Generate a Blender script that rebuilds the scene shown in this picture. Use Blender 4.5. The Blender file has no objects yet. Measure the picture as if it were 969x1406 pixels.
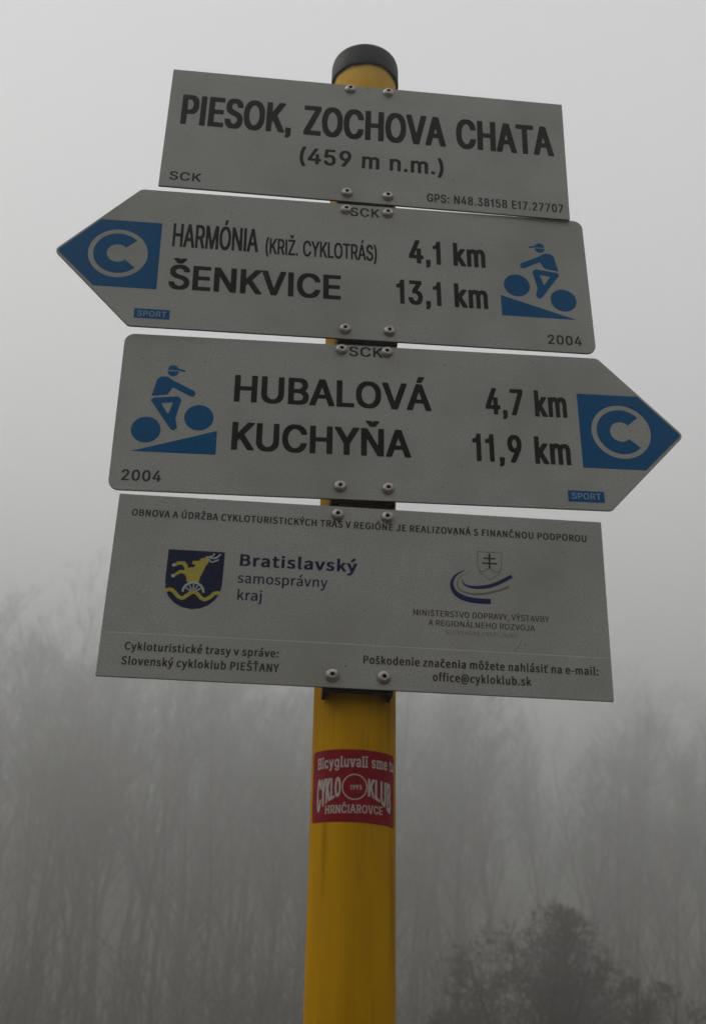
import bpy, bmesh, math, random
import numpy as np
from mathutils import Vector, Matrix, Quaternion
from mathutils.geometry import tessellate_polygon

SC = bpy.context.scene
COL = SC.collection
R = math.radians

# ------------------------------------------------------------------ camera
cam_d = bpy.data.cameras.new('camera')
cam = bpy.data.objects.new('camera', cam_d)
COL.objects.link(cam)
cam_d.sensor_fit = 'VERTICAL'
cam_d.sensor_height = 24.0
cam_d.lens = 24.0 * 1468.36 / 1406.0
cam_d.clip_start = 0.02
cam_d.clip_end = 2000
yaw, pitch, roll = R(4.71926), R(24.59471), R(1.05229)
fw = Vector((math.sin(yaw) * math.cos(pitch), math.cos(yaw) * math.cos(pitch), math.sin(pitch)))
rt = Vector((math.cos(yaw), -math.sin(yaw), 0))
up = rt.cross(fw)
rt2 = rt * math.cos(roll) + up * math.sin(roll)
up2 = -rt * math.sin(roll) + up * math.cos(roll)
M = Matrix((rt2, up2, -fw)).transposed().to_4x4()
M.translation = Vector((-0.07432, -0.84905, 1.600))
cam.matrix_world = M
cam_d.dof.use_dof = True
cam_d.dof.focus_distance = 0.98
cam_d.dof.aperture_fstop = 7.0
SC.camera = cam
# ------------------------------------------------------------------ overcast sky
SUN_EL, SUN_AZ = 42.0, -82.0           # azimuth measured from +y towards +x: off to the left
world = bpy.data.worlds.new("World")
SC.world = world
world.use_nodes = True
nt = world.node_tree
bg = nt.nodes['Background']
bg.inputs['Strength'].default_value = 0.1
sky = nt.nodes.new('ShaderNodeTexSky')
sky.sky_type = 'NISHITA'
sky.sun_disc = False
sky.sun_elevation = R(SUN_EL)
sky.sun_rotation = R(SUN_AZ)
sky.dust_density = 4
hs = nt.nodes.new('ShaderNodeHueSaturation')
hs.inputs['Saturation'].default_value = 0.15
nt.links.new(sky.outputs[0], hs.inputs['Color'])
tc = nt.nodes.new('ShaderNodeTexCoord')
sx = nt.nodes.new('ShaderNodeSeparateXYZ')
nt.links.new(tc.outputs['Generated'], sx.inputs[0])
mr = nt.nodes.new('ShaderNodeMapRange')      # cloud layer: three times brighter overhead than at the horizon
mr.inputs['From Min'].default_value = 0.0
mr.inputs['From Max'].default_value = 1.0
mr.inputs['To Min'].default_value = 7.5
mr.inputs['To Max'].default_value = 7.4
nt.links.new(sx.outputs['Z'], mr.inputs['Value'])
cc = nt.nodes.new('ShaderNodeVectorMath'); cc.operation = 'SCALE'
cc.inputs[0].default_value = (0.985, 1.0, 1.015)
nt.links.new(mr.outputs[0], cc.inputs['Scale'])
mx = nt.nodes.new('ShaderNodeMix'); mx.data_type = 'RGBA'
mx.inputs['Factor'].default_value = 0.93
nt.links.new(hs.outputs[0], mx.inputs[6])
nt.links.new(cc.outputs[0], mx.inputs[7])
nt.links.new(mx.outputs[2], bg.inputs['Color'])
# ------------------------------------------------------------------ the veiled sun
sun_d = bpy.data.lights.new('sun', 'SUN')
sun_d.energy = 1.0
sun_d.angle = R(22)
sun_d.color = (1, 0.97, 0.93)
sun = bpy.data.objects.new('sun', sun_d)
COL.objects.link(sun)
sd = Vector((math.sin(R(SUN_AZ)) * math.cos(R(SUN_EL)), math.cos(R(SUN_AZ)) * math.cos(R(SUN_EL)), math.sin(R(SUN_EL))))
sun.rotation_euler = sd.to_track_quat('Z', 'Y').to_euler()
sun.location = (0, 0, 30)
# ------------------------------------------------------------------ exposure
SC.view_settings.view_transform = 'Standard'
SC.view_settings.look = 'None'
SC.view_settings.exposure = 0.06
SC.view_settings.gamma = 1.0
SC.render.engine = 'CYCLES'
SC.cycles.volume_bounces = 2
SC.cycles.max_bounces = 6
SC.cycles.use_denoising = True

random.seed(4)
rng = np.random.default_rng(4)

# ================================================================== helpers
def mat(name, color, rough=0.6, metal=0.0, spec=0.5):
    m = bpy.data.materials.new(name)
    m.use_nodes = True
    b = m.node_tree.nodes['Principled BSDF']
    b.inputs['Base Color'].default_value = (*color, 1)
    b.inputs['Roughness'].default_value = rough
    b.inputs['Metallic'].default_value = metal
    b.inputs['Specular IOR Level'].default_value = spec
    return m

def noise_mat(name, c1, c2, scale, rough=0.6, stretch=(1, 1, 1), detail=6, metal=0.0, bump=0.0, lo=0.35, hi=0.65,
              scale2=None, c3=None, lo2=0.55, hi2=0.75, spec=0.5, stretch2=(1, 1, 1)):
    m = mat(name, c1, rough, metal, spec)
    n = m.node_tree
    b = n.nodes['Principled BSDF']
    t = n.nodes.new('ShaderNodeTexCoord')
    def noise(sc, st, dt):
        mp = n.nodes.new('ShaderNodeMapping')
        mp.inputs['Scale'].default_value = st
        n.links.new(t.outputs['Object'], mp.inputs[0])
        no = n.nodes.new('ShaderNodeTexNoise')
        no.inputs['Scale'].default_value = sc
        no.inputs['Detail'].default_value = dt
        n.links.new(mp.outputs[0], no.inputs['Vector'])
        return no
    no = noise(scale, stretch, detail)
    cr = n.nodes.new('ShaderNodeValToRGB')
    cr.color_ramp.elements[0].position = lo
    cr.color_ramp.elements[0].color = (*c1, 1)
    cr.color_ramp.elements[1].position = hi
    cr.color_ramp.elements[1].color = (*c2, 1)
    n.links.new(no.outputs[0], cr.inputs[0])
    out = cr.outputs[0]
    if c3 is not None:
        n2 = noise(scale2, stretch2, 5)
        m2 = n.nodes.new('ShaderNodeMapRange')
        m2.inputs['From Min'].default_value = lo2
        m2.inputs['From Max'].default_value = hi2
        n.links.new(n2.outputs[0], m2.inputs[0])
        mi = n.nodes.new('ShaderNodeMix'); mi.data_type = 'RGBA'
        n.links.new(m2.outputs[0], mi.inputs['Factor'])
        n.links.new(out, mi.inputs[6])
        mi.inputs[7].default_value = (*c3, 1)
        out = mi.outputs[2]
    n.links.new(out, b.inputs['Base Color'])
    if bump:
        bp = n.nodes.new('ShaderNodeBump')
        bp.inputs['Strength'].default_value = bump
        bp.inputs['Distance'].default_value = 0.0005
        n.links.new(no.outputs[0], bp.inputs['Height'])
        n.links.new(bp.outputs[0], b.inputs['Normal'])
    return m

def mesh_obj(name, verts, faces, m, parent=None, smooth=False, mi=None):
    me = bpy.data.meshes.new(name)
    me.from_pydata([tuple(v) for v in verts], [], faces)
    for k in (m if isinstance(m, (list, tuple)) else [m]):
        me.materials.append(k)
    if mi is not None:
        me.polygons.foreach_set('material_index', mi)
    if smooth:
        me.polygons.foreach_set('use_smooth', [True] * len(me.polygons))
    me.update()
    o = bpy.data.objects.new(name, me)
    COL.objects.link(o)
    if parent:
        o.parent = parent
    return o

def tag(o, label=None, cat=None, group=None, kind=None):
    if label: o['label'] = label
    if cat: o['category'] = cat
    if group: o['group'] = group
    if kind: o['kind'] = kind
    return o

def empty(name, loc, rot=(0, 0, 0)):
    o = bpy.data.objects.new(name, None)
    o.empty_display_size = 0.1
    COL.objects.link(o)
    o.location = loc
    o.rotation_euler = rot
    return o

MM = 0.001
# ================================================================== lettering outlines (250 units = cap height) and lines of print
GLYPHS = {
 'H0.55': {
  'P': (124, '17,3 20,1 23,0 49,0 54,2 56,5 56,84 57,86 59,87 88,87 98,89 106,94 115,102 119,108 125,119 128,129 131,141 132,156 132,180 131,195 128,208 123,222 117,232 106,243 101,246 96,248 88,250 23,250 20,249 17,247|57,126 56,129 56,208 57,210 59,211 65,211 78,208 82,205 87,198 91,188 93,178 93,158 89,143 85,136 81,131 77,129 72,127 62,125'),
  'I': (57, '20,3 22,1 24,0 50,0 56,2 57,5 57,245 56,248 53,249 24,250 22,249 20,247 19,245 19,5'),
  'E': (117, '17,3 20,1 23,0 117,0 119,1 123,3 123,35 122,38 117,40 59,40 57,41 56,45 56,102 57,105 59,107 114,107 117,108 118,111 118,141 117,144 112,146 59,146 57,147 56,148 56,208 57,209 59,210 117,210 119,211 121,213 122,215 122,245 121,247 119,249 117,250 23,250 20,249 17,247'),
  'S': (124, '50,-2 58,-3 89,-3 100,0 110,7 119,18 126,31 129,42 132,60 132,82 131,94 126,109 121,119 117,124 105,135 95,142 79,149 67,156 58,166 54,173 53,183 57,198 63,207 69,211 71,211 76,210 85,203 90,190 92,180 95,177 126,177 128,178 130,180 130,195 127,213 124,220 117,232 108,243 100,248 95,251 82,253 63,253 53,251 48,250 39,245 29,235 24,225 18,213 15,198 15,163 18,151 24,136 32,126 37,121 48,114 71,103 82,96 88,89 93,79 94,72 93,65 90,55 84,46 79,41 74,38 71,38 66,40 61,44 56,50 52,60 50,74 48,76 45,77 16,77 14,76 12,74 11,72 11,60 13,47 19,28 24,18 32,9 40,2'),
  'O': (148, '63,-1 78,-3 91,-3 101,-2 114,4 125,12 134,24 141,39 149,61 152,76 154,95 154,152 153,164 149,189 141,211 130,231 119,242 114,246 104,251 91,253 75,253 63,251 57,249 49,244 41,236 33,226 25,209 20,194 14,169 11,135 11,113 13,105 13,95 14,81 19,56 24,41 29,31 37,19 41,14 49,6 57,1|80,40 72,46 66,53 61,63 56,76 53,88 50,105 50,142 53,162 58,179 62,189 66,197 72,204 79,209 83,210 85,210 91,207 98,199 107,184 110,177 113,167 117,140 117,110 113,83 110,73 104,61 98,51 91,43 85,40'),
  'K': (130, '17,3 20,1 23,0 52,1 55,3 56,77 57,82 62,90 65,89 68,82 101,3 104,1 106,0 138,0 140,1 142,3 143,10 141,15 92,134 90,141 141,235 143,240 143,245 142,247 140,249 138,250 104,250 101,249 99,247 60,176 57,172 56,178 55,247 52,249 49,250 20,249 17,247'),
  ',': (56, '19,-38 23,-39 36,-39 39,-38 49,-30 52,-25 57,-6 57,41 56,44 54,45 52,46 23,46 20,45 18,44 18,41 18,4 19,2 24,-1 25,-3 18,-16 18,-33'),
  ' ': (73, ''),
  'Z': (122, '13,3 15,1 18,0 125,0 127,1 129,3 130,5 130,35 129,37 127,39 125,40 65,40 62,40 60,42 61,47 74,77 128,215 128,245 127,248 125,249 18,250 15,249 12,247 11,215 13,212 18,210 78,210 80,209 81,208 79,200 13,35 13,5'),
  'C': (142, '63,-1 78,-3 93,-3 101,-2 109,1 119,7 130,19 139,34 146,53 149,71 149,83 148,87 145,88 117,88 114,87 112,86 110,83 110,78 107,66 99,51 92,44 85,40 83,40 80,40 72,46 67,52 61,63 56,76 53,88 50,105 51,145 53,162 59,182 65,194 72,204 78,208 83,210 88,209 95,204 99,199 104,189 108,179 110,167 112,164 114,163 117,162 145,162 148,163 149,167 149,179 146,197 140,213 134,226 126,236 117,245 104,251 93,253 78,253 65,251 57,249 49,244 41,236 30,221 24,209 19,194 14,169 11,135 11,113 13,105 13,95 14,81 19,56 24,41 30,29 39,16 49,6 57,1'),
  'H': (143, '17,3 20,1 23,0 52,1 55,3 56,104 56,107 59,108 101,108 105,107 106,104 106,5 107,3 109,1 112,0 140,0 143,1 145,3 145,5 145,245 145,247 143,249 140,250 112,250 109,249 107,247 106,245 106,151 105,148 101,147 59,147 56,148 56,151 55,247 52,249 49,250 20,249 17,247'),
  'V': (133, '56,3 58,1 61,0 92,0 95,1 98,5 145,230 147,245 146,247 144,249 141,250 113,250 110,249 108,247 107,245 83,124 79,107 76,101 73,111 44,247 42,249 40,250 11,250 9,249 7,247 6,237 8,227 54,8'),
  'A': (133, '7,3 9,1 11,0 40,0 42,1 44,3 46,8 57,62 58,65 61,67 63,67 89,67 92,67 94,65 107,5 110,1 113,0 141,0 144,1 146,3 147,10 145,20 98,240 96,247 92,249 61,250 58,249 56,247 54,245 8,23 6,13|69,106 67,107 66,109 74,145 76,148 80,136 85,109 85,107 82,105'),
  'T': (125, '53,3 57,1 59,0 85,0 88,1 90,3 91,5 91,205 91,208 93,210 96,210 130,210 132,211 134,213 135,215 135,245 134,247 132,249 130,250 15,250 13,249 11,247 10,245 10,215 11,213 13,211 15,210 49,210 52,209 53,208'),
 },
 'HW0.75': {
  '(': (112, '66,-42 68,-43 73,-45 99,-45 102,-44 105,-42 106,-40 106,-35 93,0 83,37 77,64 75,89 75,119 77,146 80,163 85,188 93,218 104,252 104,260 102,263 99,264 71,264 68,262 64,257 59,248 51,225 44,198 36,151 33,116 33,89 34,82 34,72 36,59 38,42 44,17 51,-7 63,-37'),
  '4': (178, '107,1 112,0 138,0 142,1 145,4 145,6 145,46 146,48 149,49 167,50 170,52 171,56 171,80 170,85 167,87 164,88 149,88 146,89 145,90 145,155 144,159 141,161 110,161 107,160 105,157 105,93 104,90 102,88 68,88 65,89 64,90 67,98 131,236 133,241 133,246 131,249 128,250 97,250 94,249 91,246 18,90 15,80 15,56 16,52 19,50 99,49 103,48 105,46 105,6 105,4'),
  '5': (178, '77,-2 85,-4 95,-4 108,-2 116,0 127,5 136,12 145,22 152,32 157,42 159,49 162,62 163,77 163,89 162,104 156,124 150,136 145,144 134,156 127,161 116,166 103,168 85,168 72,167 71,168 71,171 73,208 75,211 77,212 148,212 150,212 153,214 154,218 154,245 153,248 150,250 43,250 38,249 36,245 30,183 29,176 29,168 28,161 28,153 26,146 26,139 25,131 26,121 28,119 30,118 46,115 62,115 64,116 72,122 82,127 90,129 95,127 103,123 112,114 117,101 120,92 121,82 120,72 117,62 114,54 106,44 100,40 95,38 90,37 85,38 80,41 75,45 71,49 67,57 64,69 62,72 56,73 28,73 25,72 23,69 23,59 24,47 29,35 36,23 43,15 54,6 59,2 67,-1'),
  '9': (178, '51,1 55,0 86,0 89,0 93,4 142,95 152,118 157,132 160,145 162,157 162,182 160,194 157,204 153,217 144,231 132,241 123,248 118,250 110,252 97,254 89,254 76,252 68,250 55,243 42,231 36,222 30,212 25,194 24,182 24,157 26,145 28,135 34,121 40,113 52,101 58,97 71,92 86,90 89,90 90,88 90,85 82,71 49,11 49,4|92,127 86,129 79,134 75,137 71,145 67,155 66,162 65,177 67,187 70,194 78,207 86,212 94,214 99,212 105,209 108,207 112,200 118,187 121,170 119,155 116,147 112,140 107,134 102,130 97,128'),
  ' ': (88, ''),
  'm': (236, '22,1 28,0 54,0 58,1 60,4 61,120 63,132 68,142 75,150 82,153 85,153 90,151 96,145 99,140 102,125 102,6 103,2 106,0 108,0 134,0 140,1 142,4 143,125 145,135 150,145 155,150 163,153 168,152 175,147 180,140 182,132 183,4 185,1 189,0 218,0 220,0 223,2 224,6 224,130 223,145 221,155 216,167 210,176 202,184 192,190 176,193 161,193 150,190 138,184 129,177 127,176 114,188 106,191 98,193 80,193 72,191 64,186 62,186 56,189 54,189 28,189 25,189 21,187 20,182 20,6 20,4'),
  'n': (163, '22,1 28,0 54,0 58,1 60,4 61,118 63,130 70,142 74,147 80,151 88,153 95,150 101,145 107,132 110,118 110,4 112,1 116,0 145,0 148,1 150,4 150,132 149,145 145,157 138,172 129,181 119,188 114,190 106,192 82,192 75,190 64,185 62,185 56,189 54,189 28,189 25,189 21,187 20,182 20,6 20,4'),
  '.': (83, '25,1 29,0 60,0 63,0 65,2 67,6 67,38 65,44 63,45 60,46 29,46 26,45 24,44 23,38 23,6 23,4'),
  ')': (112, '16,-42 20,-44 23,-45 49,-45 51,-44 54,-42 65,-17 73,7 81,40 85,67 85,74 86,82 86,126 83,153 78,186 70,218 60,250 54,261 51,263 49,264 20,264 17,262 15,260 15,257 17,248 28,213 37,178 42,149 45,124 45,84 42,62 34,25 26,-2 15,-32 15,-37'),
 },
 'HS0.95': {
  'S': (227, '85,-1 90,-3 134,-3 157,1 170,6 184,15 198,29 207,50 208,89 198,110 188,120 175,129 148,140 112,149 94,156 81,164 74,174 72,183 74,191 79,200 90,208 112,217 126,215 143,206 152,196 157,187 157,183 161,178 201,178 206,183 203,204 191,225 175,240 143,251 108,253 103,251 85,251 72,247 50,235 39,225 30,213 26,200 25,166 27,157 38,140 45,133 63,121 126,103 143,95 157,83 161,76 161,67 158,59 148,47 130,36 117,33 94,37 81,46 71,59 68,72 63,74 23,74 18,72 18,59 21,46 30,29 36,22 50,10 59,6 72,1'),
  'C': (257, '92,3 105,-1 164,-1 186,6 195,10 214,25 229,46 236,63 239,80 235,84 195,84 190,80 183,63 164,44 141,36 128,35 101,47 82,67 72,89 68,106 68,140 72,161 82,183 105,206 128,215 141,215 164,206 171,200 183,187 190,170 195,166 235,166 239,170 235,191 224,213 216,221 214,225 195,240 172,249 164,251 105,251 83,244 61,231 50,221 39,204 27,183 21,157 21,140 18,131 21,93 27,67 41,42 50,29 61,19 74,10'),
  'K': (237, '30,3 34,1 74,1 76,3 77,80 101,104 172,3 177,1 222,1 226,3 226,12 137,140 138,144 152,157 158,166 187,196 189,200 223,234 226,247 222,249 172,249 140,217 138,213 108,183 107,178 79,149 76,153 76,247 74,249 34,249 30,247'),
 },
 'HS0.6': {
  'G': (172, '76,-1 81,-3 94,-3 108,-1 126,6 136,16 149,37 159,76 159,127 157,129 85,129 83,127 83,97 85,95 121,95 123,93 119,72 114,59 109,50 94,37 90,36 81,39 68,52 59,67 54,80 50,101 50,149 52,153 52,161 59,183 65,196 81,211 85,214 90,214 99,210 105,204 117,183 121,168 126,166 157,166 159,170 155,196 141,225 130,240 117,248 108,251 68,251 59,248 51,243 38,230 27,213 21,196 14,166 12,110 14,101 14,84 21,54 27,37 38,20 54,5 68,-1'),
  'P': (150, '18,3 23,1 50,1 54,3 54,84 59,89 94,89 112,95 127,110 137,136 137,144 139,149 139,187 136,204 130,221 118,238 99,248 23,249 18,247|59,123 54,127 54,213 59,215 68,215 85,210 94,200 101,183 101,157 96,140 85,129 72,123'),
  'S': (151, '54,-1 59,-3 90,-3 112,5 127,20 133,33 139,54 139,84 137,97 127,119 112,133 72,151 65,157 57,166 53,178 53,187 57,200 68,211 76,215 81,214 92,204 97,196 99,183 103,178 134,178 137,183 134,208 123,234 112,244 103,249 94,251 59,251 50,249 41,244 30,234 25,225 21,217 16,200 16,161 21,144 30,131 45,119 90,96 97,89 101,80 101,63 97,50 85,39 76,34 68,37 57,46 53,54 50,72 45,74 14,74 12,72 14,46 21,25 36,6 50,-1'),
  ':': (74, '23,1 30,-1 47,-1 56,5 61,18 61,31 59,39 52,49 25,49 16,39 16,14|19,134 25,129 47,129 52,131 58,138 61,146 61,159 58,172 47,181 30,181 25,179 18,172 16,168 16,142'),
  ' ': (74, ''),
  'N': (173, '18,3 23,1 54,1 56,3 56,136 59,140 114,3 117,1 152,1 155,3 155,247 152,249 121,249 119,247 119,110 117,101 60,247 54,249 23,249 18,247'),
  '4': (153, '83,3 85,1 117,1 119,3 119,46 121,50 139,50 141,54 141,84 139,87 121,87 119,89 119,157 117,159 85,159 83,157 83,89 81,87 59,87 54,89 110,238 110,247 108,249 76,249 72,247 12,84 12,54 14,50 81,50 83,46'),
  '8': (153, '45,3 56,-1 97,-1 105,2 122,16 128,25 134,42 137,54 137,84 134,97 128,114 116,131 126,149 130,161 129,208 126,221 111,243 97,251 56,251 47,247 34,234 25,217 23,208 23,200 21,196 21,174 24,157 28,144 37,131 36,127 27,119 19,101 16,89 16,50 21,33 27,20|70,36 59,46 54,59 52,72 54,84 64,101 70,107 79,109 83,107 89,101 97,89 99,80 99,63 97,54 88,40 79,35|74,149 68,153 61,166 59,174 59,191 67,208 74,215 79,215 89,204 94,187 94,174 85,153'),
  '.': (76, '18,3 21,1 52,1 56,3 56,42 52,44 21,44 18,42'),
  '3': (153, '43,3 54,-1 94,-1 115,12 130,37 134,59 134,89 130,110 118,131 108,141 90,149 128,217 128,247 126,249 23,249 21,247 21,217 23,215 76,215 81,213 48,153 47,119 50,116 72,116 81,111 90,101 97,84 97,63 94,54 87,42 76,35 72,35 62,42 52,59 52,67 50,70 18,72 14,67 14,50 18,33 29,16'),
  '1': (112, '45,3 47,1 79,1 83,3 83,247 79,249 52,249 50,247 45,221 40,213 34,206 16,202 14,200 14,170 16,168 43,168 45,166'),
  '5': (153, '47,3 59,-1 94,-1 108,6 114,12 123,25 128,37 134,72 134,93 132,114 123,140 118,149 103,161 94,166 63,166 60,170 63,213 68,215 121,215 126,217 126,247 121,249 32,249 30,247 25,208 25,183 23,178 21,123 23,120 36,116 54,116 68,127 72,129 76,129 87,119 97,93 97,72 92,54 84,42 76,36 72,36 62,46 57,54 54,67 50,72 23,72 18,67 18,50 23,33 35,12'),
  'E': (142, '18,3 23,1 126,1 130,3 130,33 126,37 59,37 54,42 54,106 59,108 121,108 123,110 123,140 121,144 59,144 54,149 54,208 59,213 126,213 128,217 128,247 126,249 23,249 18,247'),
  '7': (153, '30,3 34,1 65,1 70,7 90,76 134,213 134,247 132,249 21,249 18,247 18,217 21,215 88,215 94,213 32,20'),
  '2': (153, '18,3 21,1 128,1 132,3 132,33 128,35 74,35 68,37 120,127 130,157 130,200 125,221 120,230 105,245 92,251 56,251 47,247 37,238 24,213 21,200 21,174 25,172 52,172 56,174 59,196 65,207 74,215 79,214 89,204 94,187 94,170 89,153 71,119 19,33'),
  '0': (153, '50,3 61,-1 92,-1 105,5 117,16 126,33 132,54 134,76 137,80 139,131 137,140 137,170 134,174 132,196 126,217 113,238 101,248 92,251 61,251 47,245 36,234 27,217 18,187 14,144 14,106 18,63 24,42 33,20|74,36 65,46 56,67 52,93 52,114 50,127 52,136 52,157 56,183 61,196 68,208 74,214 79,214 85,208 92,196 98,174 99,161 101,157 101,93 92,54 85,42 79,36'),
 },
 'HN0.4': {
  'H': (100, '13,3 16,1 19,1 32,1 35,3 35,106 36,109 39,110 73,110 76,109 77,106 78,3 81,1 84,1 97,1 100,3 101,244 99,248 97,249 81,249 78,247 77,149 76,146 73,145 39,145 36,146 35,149 35,247 32,249 29,249 16,249 13,247'),
  'A': (93, '5,3 7,1 9,1 22,1 25,1 27,3 29,11 36,61 37,66 38,67 41,68 64,68 67,67 69,63 76,13 78,3 82,1 85,1 98,1 101,3 102,8 68,232 65,247 61,249 43,249 40,247 6,23 4,11|43,103 42,106 50,159 51,163 54,163 63,106 62,104 59,102 46,102'),
  'R': (87, '13,3 16,1 19,1 32,1 35,3 35,91 36,94 39,95 47,94 50,91 67,13 70,3 73,1 89,1 91,1 93,3 94,6 92,18 75,94 74,101 82,114 85,121 90,144 91,159 91,182 90,199 85,222 79,234 76,239 68,246 60,249 16,249 13,248 12,244|39,129 37,130 35,134 35,212 37,215 39,215 47,215 52,214 57,212 60,208 63,204 66,192 68,182 68,161 66,149 63,141 59,134 55,131 50,129'),
  'M': (122, '13,3 16,1 29,1 32,1 33,3 34,6 34,114 35,116 37,117 40,101 55,8 57,3 60,1 63,1 73,1 76,1 78,3 93,96 97,114 99,111 99,109 99,6 100,3 102,1 104,1 117,1 120,1 122,3 123,6 123,244 122,247 120,249 117,249 99,249 97,249 93,244 72,109 68,91 65,94 43,234 40,247 37,249 34,249 16,249 13,247'),
  'Ó': (103, '46,-1 56,-3 69,-1 77,4 87,14 95,32 98,42 104,70 107,92 107,158 104,180 98,208 91,228 83,241 75,248 72,250 69,251 59,253 48,252 38,246 31,238 25,228 19,213 14,193 11,175 9,163 9,153 8,145 8,105 9,87 12,65 17,45 22,29 28,17 35,6|59,34 54,36 49,40 42,52 37,67 34,80 32,102 32,148 34,170 37,183 42,198 48,208 52,213 56,215 59,216 64,213 68,208 76,193 78,185 82,168 85,140 85,110 84,102 84,95 78,65 75,55 70,45 64,37|48,268 51,266 54,266 64,266 68,268 80,314 81,316 80,320 77,321 61,321 59,320 57,319 50,286 47,271'),
  'N': (101, '13,3 16,1 32,1 34,2 35,6 35,136 37,147 40,141 76,5 78,1 81,1 97,1 99,1 101,3 102,6 102,244 101,247 99,249 97,249 84,249 81,249 79,247 78,244 78,109 78,106 76,105 73,114 38,247 34,249 32,249 16,249 13,247'),
  'I': (37, '14,3 16,1 19,1 32,1 34,1 36,3 37,6 37,244 36,247 34,249 32,249 19,249 16,249 14,247 13,244 13,6'),
 },
 'HN0.45': {
  '(': (59, '41,-43 45,-45 58,-45 61,-43 63,-41 50,29 45,77 45,130 46,138 46,148 47,163 54,213 63,258 62,261 60,263 58,263 42,263 39,261 38,258 33,238 28,208 21,148 21,133 20,122 20,82 21,75 21,62 22,47 25,24 31,-8 38,-38'),
  'K': (102, '14,3 17,1 20,1 33,1 35,1 37,3 38,6 38,78 39,84 46,99 48,100 52,94 82,3 85,1 88,1 106,1 109,3 109,8 104,26 73,116 66,139 66,141 109,242 109,247 106,249 85,249 82,248 80,245 45,164 41,157 38,159 38,161 38,244 37,247 35,249 33,249 17,249 14,247'),
  'R': (98, '14,3 17,1 20,1 33,1 35,1 37,3 38,6 38,91 39,94 43,95 54,94 56,91 77,8 79,3 82,1 85,1 101,1 103,1 105,3 106,6 104,13 82,101 91,114 96,126 99,139 102,172 99,204 95,219 91,229 88,234 80,243 72,247 67,249 20,249 17,249 14,247|43,129 41,129 39,131 38,134 38,212 39,214 41,215 54,215 61,213 64,212 67,209 72,201 75,189 77,172 76,156 72,144 69,138 66,134 61,131 56,129'),
  'I': (42, '15,3 19,1 34,1 37,1 39,3 39,6 39,244 39,247 37,249 34,249 19,249 16,248 15,244'),
  'Ž': (95, '10,3 12,1 15,1 93,1 95,1 99,3 99,31 98,34 93,36 48,36 43,35 40,36 39,38 49,66 97,217 98,222 98,244 97,247 95,249 93,249 15,249 12,249 10,247 9,244 9,219 10,217 12,215 15,214 59,214 64,215 68,214 68,212 11,33 9,26 9,6|43,270 46,268 61,268 64,269 66,272 83,312 83,317 82,320 77,321 61,321 59,317 56,310 54,308 51,312 48,318 46,321 30,321 27,320 25,315 26,310'),
  '.': (41, '14,3 17,1 20,1 35,1 39,3 39,36 38,41 33,42 17,42 15,41 13,36'),
  ' ': (53, ''),
  'C': (111, '51,-1 64,-3 77,-1 87,4 94,12 101,22 107,35 112,52 115,70 115,80 114,83 108,85 95,85 93,84 91,82 90,80 86,60 80,47 75,39 69,35 64,34 57,37 50,45 45,55 40,70 37,82 34,102 34,148 37,168 40,180 45,195 52,208 59,214 64,216 69,215 75,210 80,203 85,193 88,183 90,170 91,168 93,166 95,165 111,165 114,167 115,170 115,180 112,198 107,215 101,228 94,238 85,247 77,251 67,253 54,252 46,248 35,238 30,231 21,213 16,195 12,175 9,150 9,100 13,67 19,45 24,29 33,14 43,4'),
  'Y': (103, '47,3 48,1 51,1 67,1 70,3 71,104 110,239 111,244 110,247 108,249 106,249 90,249 88,249 85,247 59,160 56,160 56,161 31,247 28,249 9,249 7,249 5,247 4,244 6,237 46,99 46,6'),
  'L': (85, '14,3 17,1 20,1 85,1 88,1 89,3 90,6 90,31 89,33 88,35 85,36 43,36 41,36 39,38 38,244 37,247 35,249 33,249 17,249 15,248 13,244'),
  'O': (116, '51,-1 64,-3 77,-1 88,5 98,17 106,32 112,50 117,77 120,110 120,138 117,173 112,200 107,215 101,228 96,236 88,245 77,251 64,253 54,252 43,246 35,238 27,226 21,213 14,188 9,150 9,100 13,67 19,45 24,29 33,14 43,4|64,34 59,36 54,40 48,47 45,55 40,70 37,80 34,102 34,148 37,168 40,180 45,195 51,207 57,213 64,216 69,214 75,210 80,203 85,193 91,173 94,158 95,140 95,110 94,95 91,77 89,67 83,52 79,45 72,37'),
  'T': (98, '44,3 47,1 63,1 65,1 67,3 68,6 68,209 68,212 71,214 97,214 102,216 103,219 103,244 102,248 99,249 13,249 11,249 7,247 7,219 8,216 13,214 39,214 42,213 43,212'),
  'Á': (105, '5,3 7,1 9,1 25,1 28,1 30,3 39,63 41,66 43,68 46,68 72,68 75,68 77,66 86,8 88,3 90,1 93,1 108,1 111,1 113,3 113,6 112,13 73,242 71,247 69,249 67,249 48,249 45,247 44,242 6,18 4,8|48,103 47,104 47,106 47,114 56,168 59,172 61,161 70,106 70,104 67,102|48,267 51,266 64,266 67,266 69,269 83,312 83,317 82,320 77,321 61,321 59,320 58,317 47,272 47,270'),
  'S': (97, '41,-2 48,-3 67,-3 74,1 80,5 88,13 94,26 99,43 101,53 100,89 96,106 92,116 85,126 78,134 54,149 48,154 41,161 37,172 37,192 39,202 45,212 48,215 54,217 59,216 67,209 72,199 75,184 76,182 80,180 95,180 98,182 99,184 99,194 96,212 93,224 88,234 82,241 75,248 67,252 59,253 51,253 41,250 35,247 27,239 20,227 16,217 14,207 12,194 12,166 14,154 20,138 25,130 32,121 41,115 61,102 67,98 72,91 76,81 77,68 76,58 72,48 69,42 66,38 61,35 56,32 54,32 48,35 42,41 37,51 34,63 34,68 33,72 30,73 15,73 12,73 9,71 9,53 11,43 16,26 25,10 33,3'),
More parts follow.
